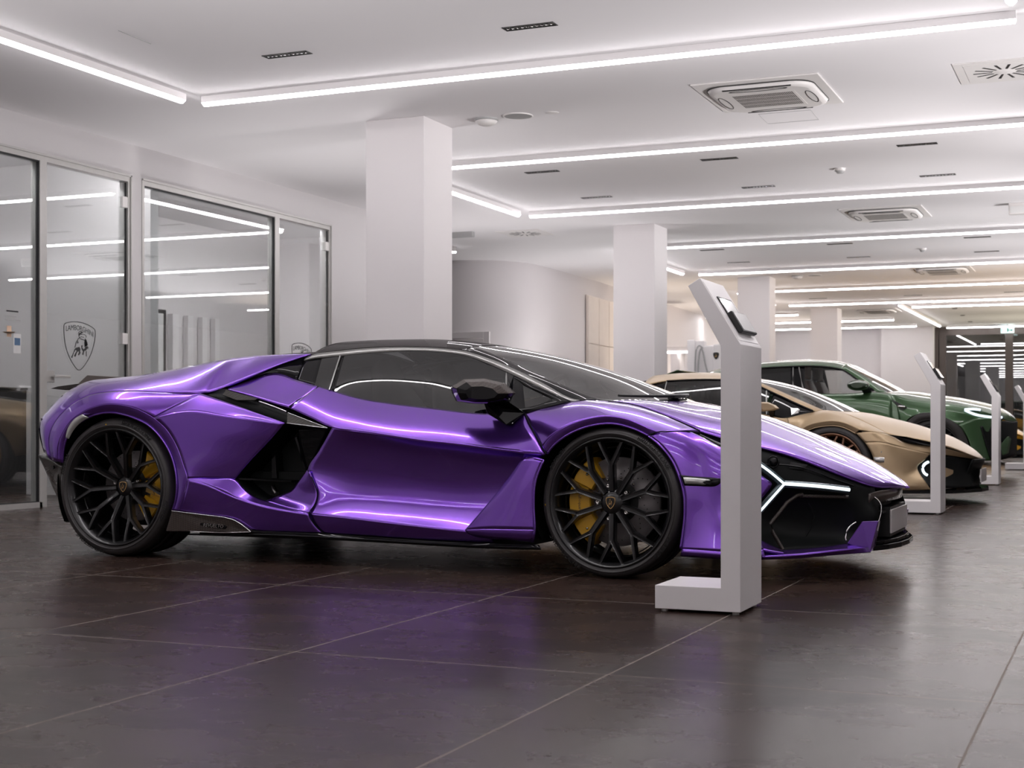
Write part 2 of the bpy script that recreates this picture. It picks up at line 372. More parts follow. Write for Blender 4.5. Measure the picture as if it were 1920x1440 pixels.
    for pl in bull_polys():
        q = [((x - 56) * 0.00066, hubin - 0.0106, (66 - y) * 0.00066) for x, y in pl]
        m.add(q, [tuple(range(len(q)))])
    m.build('cap_bull', M['brass'], w)
    if brake:
        yd = hubin + 0.085
        m = MB(); m.lathe([(0.10, yd), (disc_r, yd), (disc_r, yd + 0.034), (0.10, yd + 0.034)], 72)
        m.lathe([(0.0, yd - 0.012), (0.07, yd - 0.012), (0.092, yd - 0.004), (0.10, yd)], 40, mi=1)
        rnd = random.Random(3)
        for k in range(60):
            a = 2*pi*k/60; r = disc_r - 0.012 - (k % 5) * (disc_r - 0.125) / 5
            m.lathe([(0, yd - 0.0012), (0.0030, yd - 0.0010)], 6, center=(r*cos(a), 0, r*sin(a)), mi=1)
        m.build('brake_disc', [M['disc'], M['hole']], w)
        m = MB()
        for k in range(10):
            a = 2*pi*(k + 0.3)/10
            m.lathe([(0, yd - 0.006), (0.0055, yd - 0.005), (0.0055, yd)], 8, center=(0.112*cos(a), 0, 0.112*sin(a)))
        m.build('disc_bolts', M['steel'], w)
        if cal:
            m = MB(); ac = radians(caliper_at); r0, r1 = disc_r - 0.075, disc_r + 0.028; yc = hubin + 0.055
            def sector(a_0, a_1, ra, rb, y0, y1, mi=0, n=8):
                A = [a_0 + (a_1 - a_0)*i/n for i in range(n+1)]
                lp = [(rb*cos(a), rb*sin(a)) for a in A] + [(ra*cos(a), ra*sin(a)) for a in reversed(A)]
                L = len(lp); cx = sum(p[0] for p in lp)/L; cz = sum(p[1] for p in lp)/L
                ins = [((x - cx)*0.90 + cx, (z - cz)*0.90 + cz) for x, z in lp]
                m.loft([[(x, y1, z) for x, z in lp], [(x, y0 + 0.008, z) for x, z in lp], [(x, y0, z) for x, z in ins]], mi, False)
            for da, h, ri in ((-42, 18, r0 - 0.005), (0, 16, r0 - 0.018 + 0.01), (42, 18, r0 - 0.005)):
                sector(ac + radians(da - h), ac + radians(da + h), ri, r1, yc - 0.012, yc + 0.09)
            sector(ac - radians(58), ac + radians(58), r1 - 0.03, r1 + 0.006, yc + 0.004, yc + 0.10, n=16)
            sector(ac - radians(50), ac + radians(50), r0 + 0.02, r1 - 0.02, yc + 0.006, yc + 0.06, n=16)
            m.build('brake_caliper', M['caliper'], w)
            m = MB()
            for da in (-42, 42):
                a = ac + radians(da); q = (r0 + r1)/2 + 0.004
                m.lathe([(0, yc - 0.017), (0.006, yc - 0.016), (0.006, yc - 0.01)], 10, center=(q*cos(a), 0, q*sin(a)))
            m.build('caliper_bolts', M['steel'], w)
            vs, fs = text_geo('Lamborghini', 0.019, 0.0004, shear=0.2)
            m = MB(); q = (r0 + r1)/2 - 0.004
            sgn = -1 if cos(ac) < 0 else 1
            m.add([((q + 0*yy) * cos(ac) - yy, yc - 0.0135 - z, q*sin(ac) + x) for (x, yy, z) in vs], fs)
            m.build('caliper_script', M['print'], w)
    return w
# ---------------------------------------------------------------- purple sports car
class Car:
    def __init__(s, name, Yn, half, X0, label, cat='car'):
        s.Yc = Yn + half; s.root = empty(name, (X0, s.Yc, 0), label, cat); s.o = (X0, s.Yc, 0)
    def p(s, px, py, w): return on_y(px, py, s.Yc - w)
    def P(s, L): return [s.p(*q) for q in L]
    def S(s, rows, ku=6, kv=6): return surf([s.P(r) for r in rows], ku, kv)
    def part(s, name, mb, mats, mirror=True, parent=None, solid=0.0, **k):
        o = mb.build(name, mats, parent or s.root, s.o, solid=solid, **k)
        if mirror:
            m2 = MB(); m2.v = [(x, 2*s.Yc - y, z) for x, y, z in mb.v]; m2.f = [tuple(reversed(f)) for f in mb.f]; m2.mi = mb.mi; m2.sm = mb.sm
            par = parent
            if parent is not None and 'twin' in s.__dict__ and parent.name in s.twin: par = s.twin[parent.name]
            o2 = m2.build(name, mats, par or s.root, s.o, solid=solid, **k)
            s.__dict__.setdefault('twin', {})[o.name] = o2
        return o
    def panel(s, name, patches, mat, out=(0, -1, 0.35), solid=0.010, mirror=True, ku=6, kv=6, parent=None):
        mb = MB()
        for rows in patches: mb.grid(s.S(rows, ku, kv), out=out)
        return s.part(name, mb, mat, mirror, parent, solid)
    def flat(s, name, polys, mat, mirror=True, parent=None, solid=0.006):
        mb = MB()
        for pl in polys: mb.add(s.P(pl), [tuple(range(len(pl)-1, -1, -1))])
        return s.part(name, mb, mat, mirror, parent, solid)
    def line(s, name, lines, r, mat, mirror=True, parent=None, n=6, k=6):
        mb = MB()
        for l in lines: mb.tube(curve(s.P(l), k), r, n)
        return s.part(name, mb, mat, mirror, parent)

def build_purple():
    c = Car('sports_car', 6.213, 0.99, -3.6, 'purple low wedge sports car with black wheels, parked nearest on the dark tiles')
    pm = M['purple']; K = {}
    # ---- rear wing, fender and buttress
    A = [(116,868,.985),(121,828,.995),(139,799,1.0),(164,782,1.0),(184,774.5,1.0),(210,772,1.0),(237,777,1.0),(260,785.5,1.0),(279,795.5,1.0),(302,818,1.0),(320,847,1.0),(330,877,1.0),(333.5,912,1.0),(331,938,.997),(325,957,.99)]
    B = [(109,866,.985),(111,828,1.0),(130,793,1.012),(156,772,1.015),(178,762.5,1.016),(205,757.5,1.017),(243,762,1.017),(268,771.5,1.016),(288,783,1.015),(313,806,1.015),(332,838,1.014),(344,872,1.014),(351,897,1.014),(346,930,1.006),(336,957.5,.995)]
    K['rear_arch'] = A
    def lerp3(a, b, f): return tuple(a[i] + (b[i] - a[i]) * f for i in range(3))
    Mid = [(95,862,.955),(93,815,.965),(109,783,.965),(138,756,.955),(168,741,.95),(207,734,.95),(252,733,.95),(312,736,.945),(375,737,.935)]
    S1 = [(82,848,.89),(75,792,.86),(91,768,.83),(121,738,.78),(160,716.5,.73),(206,709.5,.71),(251,705,.69),(318,694,.66),(420,674,.64)]
    Ms = [lerp3(m, s_, .5) for m, s_ in zip(Mid, S1)]
    Ms = [(a, b_ - 1.0, w_ + .035) for a, b_, w_ in Ms]
    lo9 = [lerp3(b_, m, .5)[:2] + (lerp3(b_, m, .5)[2] + .008,) for b_, m in zip(B[:9], Mid)]
    fend = [B[:9], lo9, Mid, Ms, S1]
    eM = [(396,734,.90),(467,706.5,.80),(530,681,.70),(583,664,.62)]
    eMs = [(412,704.5,.795),(478,686,.735),(536,671.5,.668),(583,663.8,.621)]
    eS = [(452,669.8,.636),(492,666,.63),(536,664.3,.624),(583,663.5,.62)]
    eL = [tuple(a[i] + .8*(a[i] - b_[i]) for i in range(3)) for a, b_ in zip(eM, eMs)]
    g_lo = c.S(fend)[:, :13]
    g_hi = c.S([lo9 + eL, Mid + eM, Ms + eMs, S1 + eS])[:, 6:]
    band = [A, [lerp3(a, b_, .5)[:2] + (lerp3(a, b_, .5)[2] + .003,) for a, b_ in zip(A, B)], B]
    lip = [[(a, b_, w_ - .05) for a, b_, w_ in A], A]
    q1 = [[(375,737,.935),(415,750.5,.945),(455,764.5,.955),(495,779,.968),(533,792.5,.985)],
          [(334,759,.985),(376,761,.980),(425,771,.977),(480,783,.978),(533,793,.985)],
          [(288,783,1.015),(355,769.5,1.0),(420,778.5,.992),(482,786.5,.988),(533,793.5,.985)]]
    q2 = [[(288,783,1.015),(355,769.5,1.0),(420,778.5,.992),(482,786.5,.988),(533,793.5,.985)],
          [(313,806,1.015),(368,803,1.003),(425,806,.993),(478,812,.984),(515,815,.978)],
          [(332,838,1.014),(375,838,1.003),(415,838,.992),(455,838,.981),(494,838,.971)],
          [(344,872,1.014),(379,872,1.001),(408,872,.989),(436,872,.977),(463,871,.966)],
          [(351,897,1.014),(376,897,.998),(399,897.5,.985),(421,898,.973),(440.5,898.5,.963)]]
    q3 = [[(351,897,1.014),(399,897.5,.985),(440.5,898.5,.963),(457,915,.955),(477,931,.955),(500,940,.96),(540,953,.975),(577,962,.986)],
          [(351,897.3,1.014),(388,908,1.008),(425,925,1.003),(441,932,1.0),(465,940.5,.997),(490,947.5,.995),(540,957.5,.990),(578,963.5,.987)]]
    q4 = [[(351,897.3,1.014),(388,908,1.008),(441,932,1.0),(490,947.5,.995),(540,957.5,.990),(578,963.5,.987)],
          [(343,930,1.006),(385,935,1.0),(443,955,.99),(492,972,.983),(543,980,.977),(590,984,.973)],
          [(325,957,.99),(380,966,.988),(433,974,.982),(470,993,.972),(541,997,.962),(606,999.5,.957)]]
    mb = MB()
    mb.grid(g_lo, out=(0, -1, .35)); mb.grid(g_hi, out=(0, -1, .35))
    for rows in (band, lip, q1, q2, q3, q4): mb.grid(c.S(rows), out=(0, -1, .35))
    c.part('rear_quarter', mb, pm, solid=.010)
    # inner lip of the intake in front of the quarter (door pillar foot and scoop floor)
    c.panel('intake_sill', [[[(576,881,.945),(561,901,.93),(545,921,.915),(521,930,.915),(498,939.5,.955)],
                             [(578,884,.952),(575,903,.945),(568,925,.935),(556,940,.935),(538,952,.972)],
                             [(579,886,.958),(589,906,.955),(595,927,.952),(590,946,.962),(579,962.5,.985)]]], pm)
    c.panel('shoulder_panel', [[[(428,727,.84),(470,712.5,.785),(515,700,.745),(556,712.5,.775),(596,724,.80)],
                                [(428,728,.865),(464,725,.84),(500,727,.835),(535,737,.85),(570,745,.875)],
                                [(428,729.5,.885),(457,738,.90),(486,747,.91),(514,755.5,.92),(541,764,.93)]]], pm)
    # ---- door
    CH = [(541,764,.93),(582,783,.957),(623,801.5,.985),(672,808.5,.987),(720,815.5,.987),(793,826.5,.987),(860,833.5,.986),(945,844.5,.982),(1022,852,.975)]
    WL = [(596,724,.80),(608,727.5,.80),(622,731.5,.802),(650,740,.804),(680,747.5,.807),(745,757.5,.812),(815,765.8,.818),(905,775.5,.827),(984,776,.845)]
    def blend(f, bulge): return [(a[0] + (b_[0]-a[0])*f, a[1] + (b_[1]-a[1])*f, a[2] + (b_[2]-a[2])*f + bulge) for a, b_ in zip(WL, CH)]
    m1 = blend(.3, .016); m2 = blend(.65, .02)
    m1[-1] = (991,791,.885); m2[-1] = (1005,817,.94)
    DL = [[(622.5,802,.985),(672,809,.987),(720,816,.987),(793,827,.987),(860,834,.986),(945,845,.982),(1022,852.5,.975)],
          [(613,820,.972),(666,825,.962),(720,830,.955),(793,840,.950),(865,848,.948),(943,857,.947),(1012,864,.95)],
          [(598,846,.955),(656,852,.935),(720,859,.925),(793,868,.918),(870,876,.915),(940,883,.915),(1000,889,.925)],
          [(577.5,882,.945),(642,890,.917),(720,898,.905),(793,906,.897),(860,914,.895),(925,920,.898),(985,926,.91)],
          [(594,925,.952),(646,930,.922),(720,936,.91),(793,943,.904),(850,949,.903),(905,953,.907),(960,958,.92)],
          [(590,945,.962),(645,950,.945),(720,957,.938),(793,965,.934),(845,970,.934),(890,974,.937),(940,979,.945)],
          [(579,962.5,.985),(640,969,.986),(720,979,.986),(793,988,.986),(840,993.5,.986),(876,997,.986),(920,1001,.986)]]
    DS = [DL[-1], [(590,983,.973),(645,987,.972),(720,994,.97),(793,1000,.969),(840,1004,.968),(878,1007,.968),(922,1010,.968)],
          [(606,999.5,.957),(650,1002,.955),(720,1007,.95),(793,1012,.948),(840,1014.5,.946),(880,1016.5,.945),(925,1018,.945)]]
    mb = MB()
    for rows in ([WL, m1, m2, CH], DL, DS): mb.grid(c.S(rows), out=(0, -1, .2))
    mb.grid(c.S([CH, [(a, b_ + .7, w_ - .004) for a, b_, w_ in CH]], 6, 1), out=(0, -1, -.3))
    door = c.part('door', mb, pm, solid=.012)
    c.line('door_gap', [[(596.5,724.5,.801),(586,736,.842),(562,748,.893),(541.5,763.5,.931)], [(984.5,776,.846),(991,791,.887),(1005,817,.942),(1024,851,.976)],
                        [(577,882,.949),(589,906,.956),(595,927,.953),(590,946,.963),(579,963,.987),(590,984,.974),(606.5,1000,.958)]], .0028, M['cavity'], parent=door)
    # blade behind front wheel
    bl = [[(979,859,.972),(987,856.5,.985),(1000,857,.992),(1018,861,.99)],
          [(943,909,.965),(958,905,.992),(978,903,1.0),(1001.5,905,.995)],
          [(906,954,.970),(930,950,.995),(962,950,1.004),(999,952,.995)],
          [(872,993,.985),(905,992,1.002),(950,992.5,1.008),(1000.5,993.5,.995)]]
    bl2 = [bl[-1], [(873,997,.985),(905,1000,1.0),(950,1003,1.004),(999,1005,.992)], [(881,1006,.965),(915,1010,.975),(950,1013,.975),(997,1017,.965)]]
    c.panel('fender_blade', [bl, bl2, [[(979,859,.91),(987,856.5,.92),(1000,857,.92),(1018,861,.92)], bl[0]], [[(1018,861,.90),(1001.5,905,.90),(999,952,.90),(1000.5,993.5,.90),(999,1005,.90),(997,1017,.90)], [(1018,861,.99),(1001.5,905,.995),(999,952,.995),(1000.5,993.5,.995),(999,1005,.992),(997,1017,.965)]]], pm)
    # ---- front fender
    FA = [(1024,850,.972),(1040,830.5,.98),(1060,815.5,.985),(1084,803.5,.986),(1116,794.5,.986),(1145,792,.986),(1170,796,.986),(1195,804.5,.986),(1217,815.5,.986)]
    FB = [(1017,838,.97),(1031,820,.985),(1054,803,.994),(1084,790,.997),(1117,782,.997),(1146,780.5,.997),(1179,787,.997),(1208,799.5,.996),(1233,810,.985)]
    FT = [(984.5,776,.846),(1010,767.5,.825),(1040,760,.80),(1074,752.5,.785),(1096,750,.765),(1140,752,.745),(1192,760,.74),(1242,777,.742),(1312,808,.76)]
    def fm(f, bulge): return [(a[0] + (b_[0]-a[0])*f, a[1] + (b_[1]-a[1])*f, a[2] + (b_[2]-a[2])*f + bl_) for a, b_, bl_ in zip(FB, FT, bulge)]
    f1 = fm(.4, [.008,.018,.025,.03,.03,.03,.03,.025,.015]); f2 = fm(.75, [.01,.022,.03,.035,.037,.037,.037,.03,.02])
    fband = [FA, [tuple((a[i]+b_[i])/2 + (.002 if i == 2 else 0) for i in range(3)) for a, b_ in zip(FA, FB)], FB]
    flip = [[(a, b_, w_ - .05) for a, b_, w_ in FA], FA]
    mb = MB()
    for rows in ([FB, f1, f2, FT], fband, flip): mb.grid(c.S(rows), out=(0, -1, .5))
    c.part('front_fender', mb, pm, solid=.010)
    # ---- front bumper side
    R = [[(1217,816,.986),(1245,809.5,.97),(1290,808.5,.925),(1345,835,.875),(1388,856,.84)],
         [(1240,835,.988),(1272,829,.972),(1313,832,.94),(1365,855,.885),(1412,877,.832)],
         [(1262,863,.988),(1292,862,.975),(1332,866,.947),(1385,881,.893),(1434,896,.825)],
         [(1276,895,.988),(1306,896,.975),(1346,900,.945),(1395,906,.89),(1447,909,.815)],
         [(1284.5,930,.988),(1311,931,.976),(1346,933,.948),(1385,936,.905),(1426,938,.85)],
         [(1285.5,965,.988),(1311,965,.977),(1346,965,.955),(1378,965,.92),(1408,965,.88)],
         [(1282,1002,.988),(1311,1000,.982),(1347,996,.967),(1380,988,.94),(1412,980,.90)],
         [(1278,1029,.990),(1311,1031,.989),(1351,1034,.983),(1395,1034.5,.965),(1432,1030,.935)]]
    R2 = [R[-1], [(1277,1036,.992),(1311,1039,.99),(1351,1042,.984),(1395,1043,.967),(1434,1042,.94)], [(1276,1043,.975),(1311,1046,.97),(1351,1048.5,.963),(1395,1049.5,.945),(1436,1049.5,.92)]]
    R0 = [[(a, b_, w_ - .05) for a, b_, w_ in [r[0] for r in R]], [r[0] for r in R]]
    c.panel('front_bumper', [R, R2, R0,
        [[(1426,1012,.86),(1440,1019,.85),(1455,1026,.84),(1471,1033,.83)], [(1412,1022,.915),(1432,1030,.935),(1448,1033,.92),(1470,1036,.895)]],
        [[(1412,1032,.935),(1471,1031,.83),(1540,1025.5,.70),(1590,1018.5,.60)], [(1432,1044,.945),(1490,1040.5,.87),(1560,1033,.735),(1628,1026,.585)]],
        [[(1432,1044,.945),(1490,1040.5,.87),(1560,1033,.735),(1628,1026,.585)], [(1436,1049.5,.925),(1492,1047.5,.85),(1560,1041.5,.715),(1633,1036,.575)]]], pm, out=(0.3, -1, 0.1))
    mb = MB(); a_ = c.P([(1616,978,.58),(1647,977,.50),(1638,1026,.52),(1632,1036,.565),(1588,1019,.62)]); mb.prism(a_, [(x, y + .06, z) for x, y, z in a_]); c.part('bumper_winglet', mb, pm, bevel=.004)
    # ---- hood: near edge / centre-line pairs
    HE = [(1140,752,.745),(1192,760,.738),(1242,777,.74),(1312,807,.757),(1350,819,.752),(1424,837.5,.715),(1480,853,.665),(1540,875,.595),(1590,895.5,.505),(1640,912.5,.37),(1674,914.5,.20),(1702,914.5,.015)]
    HCn = [(1293,752.5),(1306,755),(1319,757.5),(1386,770),(1424,778.5),(1487,801),(1534,820.5),(1585,844.5),(1626,863.5),(1664,885.5),(1688,902),(1702,914)]
    mb = MB(); G = []
    E = c.P(HE); Ce = [c.p(a, b_, 0) for a, b_ in HCn]
    rows_ = []
    for e, cc in zip(E, Ce):
        r = []
        for t in (1, .86, .7, .5, .25, 0, -.25, -.5, -.7, -.86, -1):
            u = abs(t); h = u ** 2.2
            x = cc[0] + (e[0]-cc[0]) * u ** 2; z = cc[2] + (e[2]-cc[2]) * h
            if .6 < u < .95: z += .006
            r.append((x, c.Yc + (e[1]-c.Yc) * t, z))
        rows_.append(r)
    G = surf(rows_, 3, 6); mb.grid(G, out=(0, 0, 1))
    hood = c.part('hood', mb, pm, mirror=False, solid=.010)
    c.line('hood_edge', [[(a, b_, w_ + .001) for a, b_, w_ in HE[:4]]], .0026, M['cavity'], parent=hood)
    c.line('bumper_gap', [[(1217,815.5,.989),(1232,810,.985),(1260,808.7,.957),(1290,808.5,.927),(1314,812,.90)]], .0024, M['cavity'])
    # ---- roof, pillars, trim, glass
    RE = [(585,664.5,.62),(640,656.5,.61),(700,651,.60),(757,649.5,.592),(820,651.5,.585),(870,657,.58)]
    RC = [(-3.97, 1.168), (-3.80, 1.172), (-3.62, 1.171), (-3.46, 1.168), (-3.27, 1.154), (-3.075, 1.124)]
    rows_ = []
    for e, (xc, zc) in zip(c.P(RE), RC):
        r = []
        for t in (1, .93, .8, .6, .3, 0, -.3, -.6, -.8, -.93, -1):
            u = abs(t); r.append((e[0] + (xc - e[0]) * (1 - u*u), c.Yc + (e[1]-c.Yc)*t, zc + (e[2]-zc) * u ** 2.6))
        rows_.append(r)
    mb = MB(); mb.grid(surf(rows_, 4, 6), out=(0, 0, 1)); roof = c.part('roof', mb, M['broof'], mirror=False, solid=.012)
    ax = [(870,657,.58),(920,672,.625),(970,693,.675),(1020,718,.725),(1070,745,.772),(1088,750,.785)]
    ai = [(888,650.5,.50),(937,668,.545),(987,692,.59),(1037,714,.64),(1087,736,.685),(1122,748.5,.705)]
    c.panel('windscreen_pillar', [[ax, [tuple((a[i]+b_[i])/2 + (.012 if i == 2 else 0) for i in range(3)) for a, b_ in zip(ax, ai)], ai]], M['bgloss'], out=(0, -1, 1))
    to = [(572,671,.628),(585,665.5,.622),(640,657.5,.612),(700,652,.602),(757,650.5,.594),(820,652.5,.588),(870,658,.584),(920,673,.63),(970,694,.68),(1020,719,.73),(1070,746,.777),(1087,750,.787)]
    ti = [(568,676,.64),(582,673,.636),(640,667.5,.625),(700,661,.616),(757,658,.607),(820,659.5,.60),(870,666,.598),(918,683,.646),(965,704,.697),(1013,727,.747),(1060,750,.782),(1073,753,.79)]
    c.panel('window_trim', [[to, ti]], M['trim'], kv=1)
    # side glass surface
    GT = [(568,676,.637),(640,667.5,.622),(700,661,.613),(760,658,.604),(820,659.5,.597),(870,666,.595),(937,691,.660),(1003,722,.738),(1072,752.5,.787)]
    GB = [(556,712.5,.772),(622,732,.80),(668,745,.806),(720,754.5,.81),(780,762,.815),(840,769,.82),(905,776,.827),(985,774.5,.842),(1073,753.5,.788)]
    GM = [tuple((a[i]+b_[i])/2 + (.09*.0027*(b_[1]-a[1]) if i == 2 else 0) for i in range(3)) for k, (a, b_) in enumerate(zip(GT, GB))]
    g = c.S([GT, GM, GB], 10, 6)
    def sub(i0, i1): return g[i0:i1+1]
    mb = MB(); mb.grid(sub(11, 64), out=(0, -1, .3)); sw = c.part('side_window', mb, M['carglass'])
    mb = MB(); mb.grid(sub(5, 10), out=(0, -1, .3)); c.part('quarter_window', mb, M['carglass'])
    for nm, i0, i1 in (('quarter_frame', 0, 5), ('window_pillar', 10, 11)):
        mb = MB(); mb.grid(sub(i0, i1), out=(0, -1, .3)); c.part(nm, mb, M['bgloss'], solid=.006)
    c.line('window_divider', [[(638,667.5,.632),(628,698,.73),(617.5,731,.807)], [(949.5,699,.675),(949.5,725,.76)]], .0045, M['trim'], parent=sw)
    # mirror sail: black frame around the small front quarterlight
    def wat(px, py, d=0.0):
        yt = np.interp(px, [q[0] for q in GT], [q[1] for q in GT]); yb = np.interp(px, [q[0] for q in GB], [q[1] for q in GB])
        wt = np.interp(px, [q[0] for q in GT], [q[2] for q in GT]); wb = np.interp(px, [q[0] for q in GB], [q[2] for q in GB])
        t = min(1, max(0, (py - yt) / max(1e-3, yb - yt))); return float(wt + (wb - wt)*t + 4*t*(1-t)*.09*.0027*(yb-yt) + d)
    inn = [(980,721),(1008,733.5),(1035,747.5),(1036.5,751),(1010,759),(984,765)]
    outr = [(948.5,696.5),(1003,722.5),(1071.5,752.6),(1060,756),(985,774.4),(947.5,775.3)]
    rows_ = [[(a_ + (b_-a_)*f, y_ + (z_-y_)*f) for (a_, y_), (b_, z_) in zip(outr + outr[:1], inn + inn[:1])] for f in (0, .5, 1)]
    mb = MB(); mb.grid([[c.p(x, y, wat(x, y)) for x, y in r] for r in rows_], out=(0, -1, .3)); c.part('mirror_sail', mb, M['bgloss'], solid=.005)
    mb = MB(); mb.add([c.p(x, y, wat(x, y, -.004)) for x, y in reversed(inn)], [tuple(range(6))]); c.part('quarterlight', mb, M['wsglass'])
    def pix(p):
        r_ = p[0]*CT + p[1]*ST; d_ = -p[0]*ST + p[1]*CT; return CX + F*r_/d_, HY - F*(p[2]-H0)/d_
    # black sail between window and buttress
    c.panel('rear_sail', [[[(397,734.5,.89),(467,707,.79),(530,682,.69),(570,671,.635)], [(428,728,.835),(470,713,.775),(515,701,.735),(558,712,.765)]]], M['bgloss'], kv=2)
    # windscreen
    WC = [(-3.045, 1.121), (-2.87, 1.085), (-2.66, 1.032), (-2.43, .960), (-2.20, .872), (-2.07, .822)]
    rows_ = []
    for e, (xc, zc) in zip(c.P(ai), WC):
        r = []
        for t in (1, .8, .55, .28, 0, -.28, -.55, -.8, -1):
            u = abs(t); r.append((xc + (e[0]-xc)*u**2.0, c.Yc + (e[1]-c.Yc)*t, zc + (e[2]-zc)*u**2.0))
        rows_.append(r)
    gw = surf(rows_, 4, 6)
    mb = MB(); mb.grid(gw, out=(1, 0, 1)); c.part('windscreen', mb, M['wsglass'], mirror=False)
    mb = MB(); cw = [tuple(q) for q in gw[:, -1]]; mb.grid([[(x, y, z) for x, y, z in cw], [(x + .05, y, z - .012) for x, y, z in cw], [(x + .09, y, z - .05) for x, y, z in cw]], out=(0, 0, 1)); c.part('cowl', mb, M['bsatin'], mirror=False, solid=.008)
    mb = MB(); nr = gw.shape[1]
    path = [gw[3, nr-2], gw[8, nr-2], gw[14, nr-3], gw[20, nr-4], gw[26, nr-4]]
    mb.tube([(p[0]+.015, p[1], p[2]+.014) for p in path], [.006,.008,.010,.008,.006], 8)
    mb.box((path[2][0]-.02, path[2][1]-.06, path[2][2]), (path[2][0]+.04, path[2][1]+.04, path[2][2]+.014))
    c.part('wiper', mb, M['bsatin'], mirror=False)
    # ---- engine deck
    de = c.P([(160,716.5,.72),(206,709.5,.70),(251,705,.68),(318,694,.65),(420,674,.63),(490,666.5,.62),(535,664.5,.615),(583,664,.615)]); rows_ = []
    cb = [.0, .0, .0, .0, .012, .03, .036, .045]
    for e, b_ in zip(de, cb):
        rows_.append([(e[0], c.Yc + (e[1]-c.Yc)*t, e[2] + b_*(1 - abs(t)**2.2) - .002) for t in (1, .8, .5, 0, -.5, -.8, -1)])
    mb = MB(); mb.grid(surf(rows_, 4, 4), out=(0, 0, 1)); c.part('engine_cover', mb, M['broof'], mirror=False, solid=.01)
    mb = MB(); a_ = c.P([(143,722,.42),(163,703.5,.42),(216,706.5,.42),(240,707.5,.42),(250,713,.42),(200,716,.42)]); mb.prism(a_, [(x, 2*c.Yc - y, z) for x, y, z in a_]); c.part('rear_wing', mb, M['wing'], mirror=False, bevel=.004)
    mb = MB(); a_ = c.P([(94,728.5,.50),(108,724.5,.50),(145,719.5,.50),(160,722,.50),(122,731.5,.50),(112,730.5,.50)]); mb.prism(a_, [(x, 2*c.Yc - y, z) for x, y, z in a_]); c.part('wing_tip', mb, M['carbon'], mirror=False, bevel=.003)
    # tail fascia and rear bumper
    tl = c.P([(82,848,.89),(75,792,.86),(91,768,.83),(121,738,.78),(160,716.5,.73)]); rows_ = []
    for e in tl: rows_.append([(e[0] - .25*(1 - abs(t)**2.5), c.Yc + (e[1]-c.Yc)*t, e[2]) for t in (1, .85, .5, 0, -.5, -.85, -1)])
    mb = MB(); mb.grid(surf(rows_, 4, 4), out=(-1, 0, 0)); c.part('tail_panel', mb, M['bgloss'], mirror=False)
    c.panel('rear_bumper', [[[(71,853.5,.80),(88,858,.89),(103,867,.955),(115.5,875,.99)], [(84,880,.80),(97,885,.88),(108,890,.94),(117,896,.985)], [(97,910,.80),(105,915,.87),(112,920,.93),(119,925,.975)], [(113,943,.80),(116,946,.86),(119,949,.92),(123,953,.96)]],
                            [[(71,853.5,.80),(88,858,.89),(103,867,.955),(115.5,875,.99)], [(82,850,.80),(92,855,.87),(105,863,.93),(116,869,.965)]]], M['carbon'], out=(-.3, -1, 0))
    c.flat('tail_vent', [[(76.5,784,.868),(80,791,.876),(106,846,.966),(105.5,858,.972),(96,842,.945),(79,813,.884)]], M['bgloss'])
    c.line('vent_blade', [[(79,792,.885),(90,822,.925),(104.5,853,.972)]], .0045, M['chrome'], k=3)
    c.panel('rear_marker_lamp', [[[(123,821,1.018),(127,803,1.022),(139,786,1.024),(154,777,1.024)], [(129,823,1.014),(137,808,1.016),(150,793,1.02),(166,783,1.02)]]], M['lampclear'], kv=2, solid=.004)
    c.line('bumper_sensor', [[(98.5,874,.935),(100,879,.935)]], .008, M['bsatin'])
    # ---- side intake: black duct, strut and shelf
    ring = [(533,793.5,.984),(575,798,.972),(614,803,.976),(597,842,.952),(576.5,881,.942),(561,901,.928),(545,921,.912),(521,930,.912),(498,939,.95),(477,931,.953),(457,915,.953),(441,898.5,.962),(463,871,.965),(494,838,.97),(515,815,.977)]
    r0 = c.P(ring); cx = sum(p[0] for p in r0)/len(r0); cz = sum(p[2] for p in r0)/len(r0)
    r1 = [(cx + (p[0]-cx)*.9, c.Yc - .80, cz + (p[2]-cz)*.9) for p in r0]
    mb = MB(); mb.loft([r0, r1], 0, False, caps=False); mb.add(r1, [tuple(range(len(r1)))]); duct = c.part('air_intake', mb, M['cavity'])
    mb = MB(); a_ = c.P([(509,812,.87),(513,812,.87),(519,897,.87),(510,897,.87)]); mb.prism(a_, [(x+.0, y+.07, z) for x, y, z in a_]); c.part('intake_vane', mb, M['bgloss'], parent=duct); mb = MB(); a_ = c.P([(552,820,.90),(556,818,.90),(575,878,.94),(573,882,.93)]); mb.prism(a_, [(x, y+.02, z) for x, y, z in a_]); c.part('intake_seal', mb, M['bgloss'], parent=duct)
    mb = MB(); a_ = c.P([(446,896,.945),(546,901,.92),(546,904,.92),(446,899.5,.945)]); mb.prism(a_, [(x, y+.12, z) for x, y, z in a_]); c.part('intake_shelf', mb, M['bgloss'], parent=duct)
    mb = MB(); mb.tube(curve(c.P([(512,911,.88),(515,920,.89),(519,926,.905)]), 1), [.012,.016,.014], 8); c.part('intake_nozzle', mb, M['steel'], parent=duct)
    c.flat('intake_inner_panel', [[(560,806,.945),(612,804,.97),(597,842,.948),(577,879,.938),(563,862,.91)]], M['bgloss'])
    # upper slot
    c.panel('shoulder_slot', [[[(395,735,.885),(428,729.5,.87),(541,765,.905),(614,802.5,.955)], [(376,738,.915),(455,765,.93),(533,793.5,.96),(600,803,.965)]]], M['cavity'], kv=2)
    c.flat('slot_fin', [[(424,731,.90),(482,747,.92),(478,750,.925),(443,750,.93),(417,740,.915)]], M['carbon'])
    c.line('slot_edge', [[(486,753,.925),(512,762,.935),(537,772,.945)]], .005, M['chrome'], k=3)
    c.flat('intake_fin', [[(539,773,.955),(614,802.5,.988),(538,794,.99)]], M['carbon'])
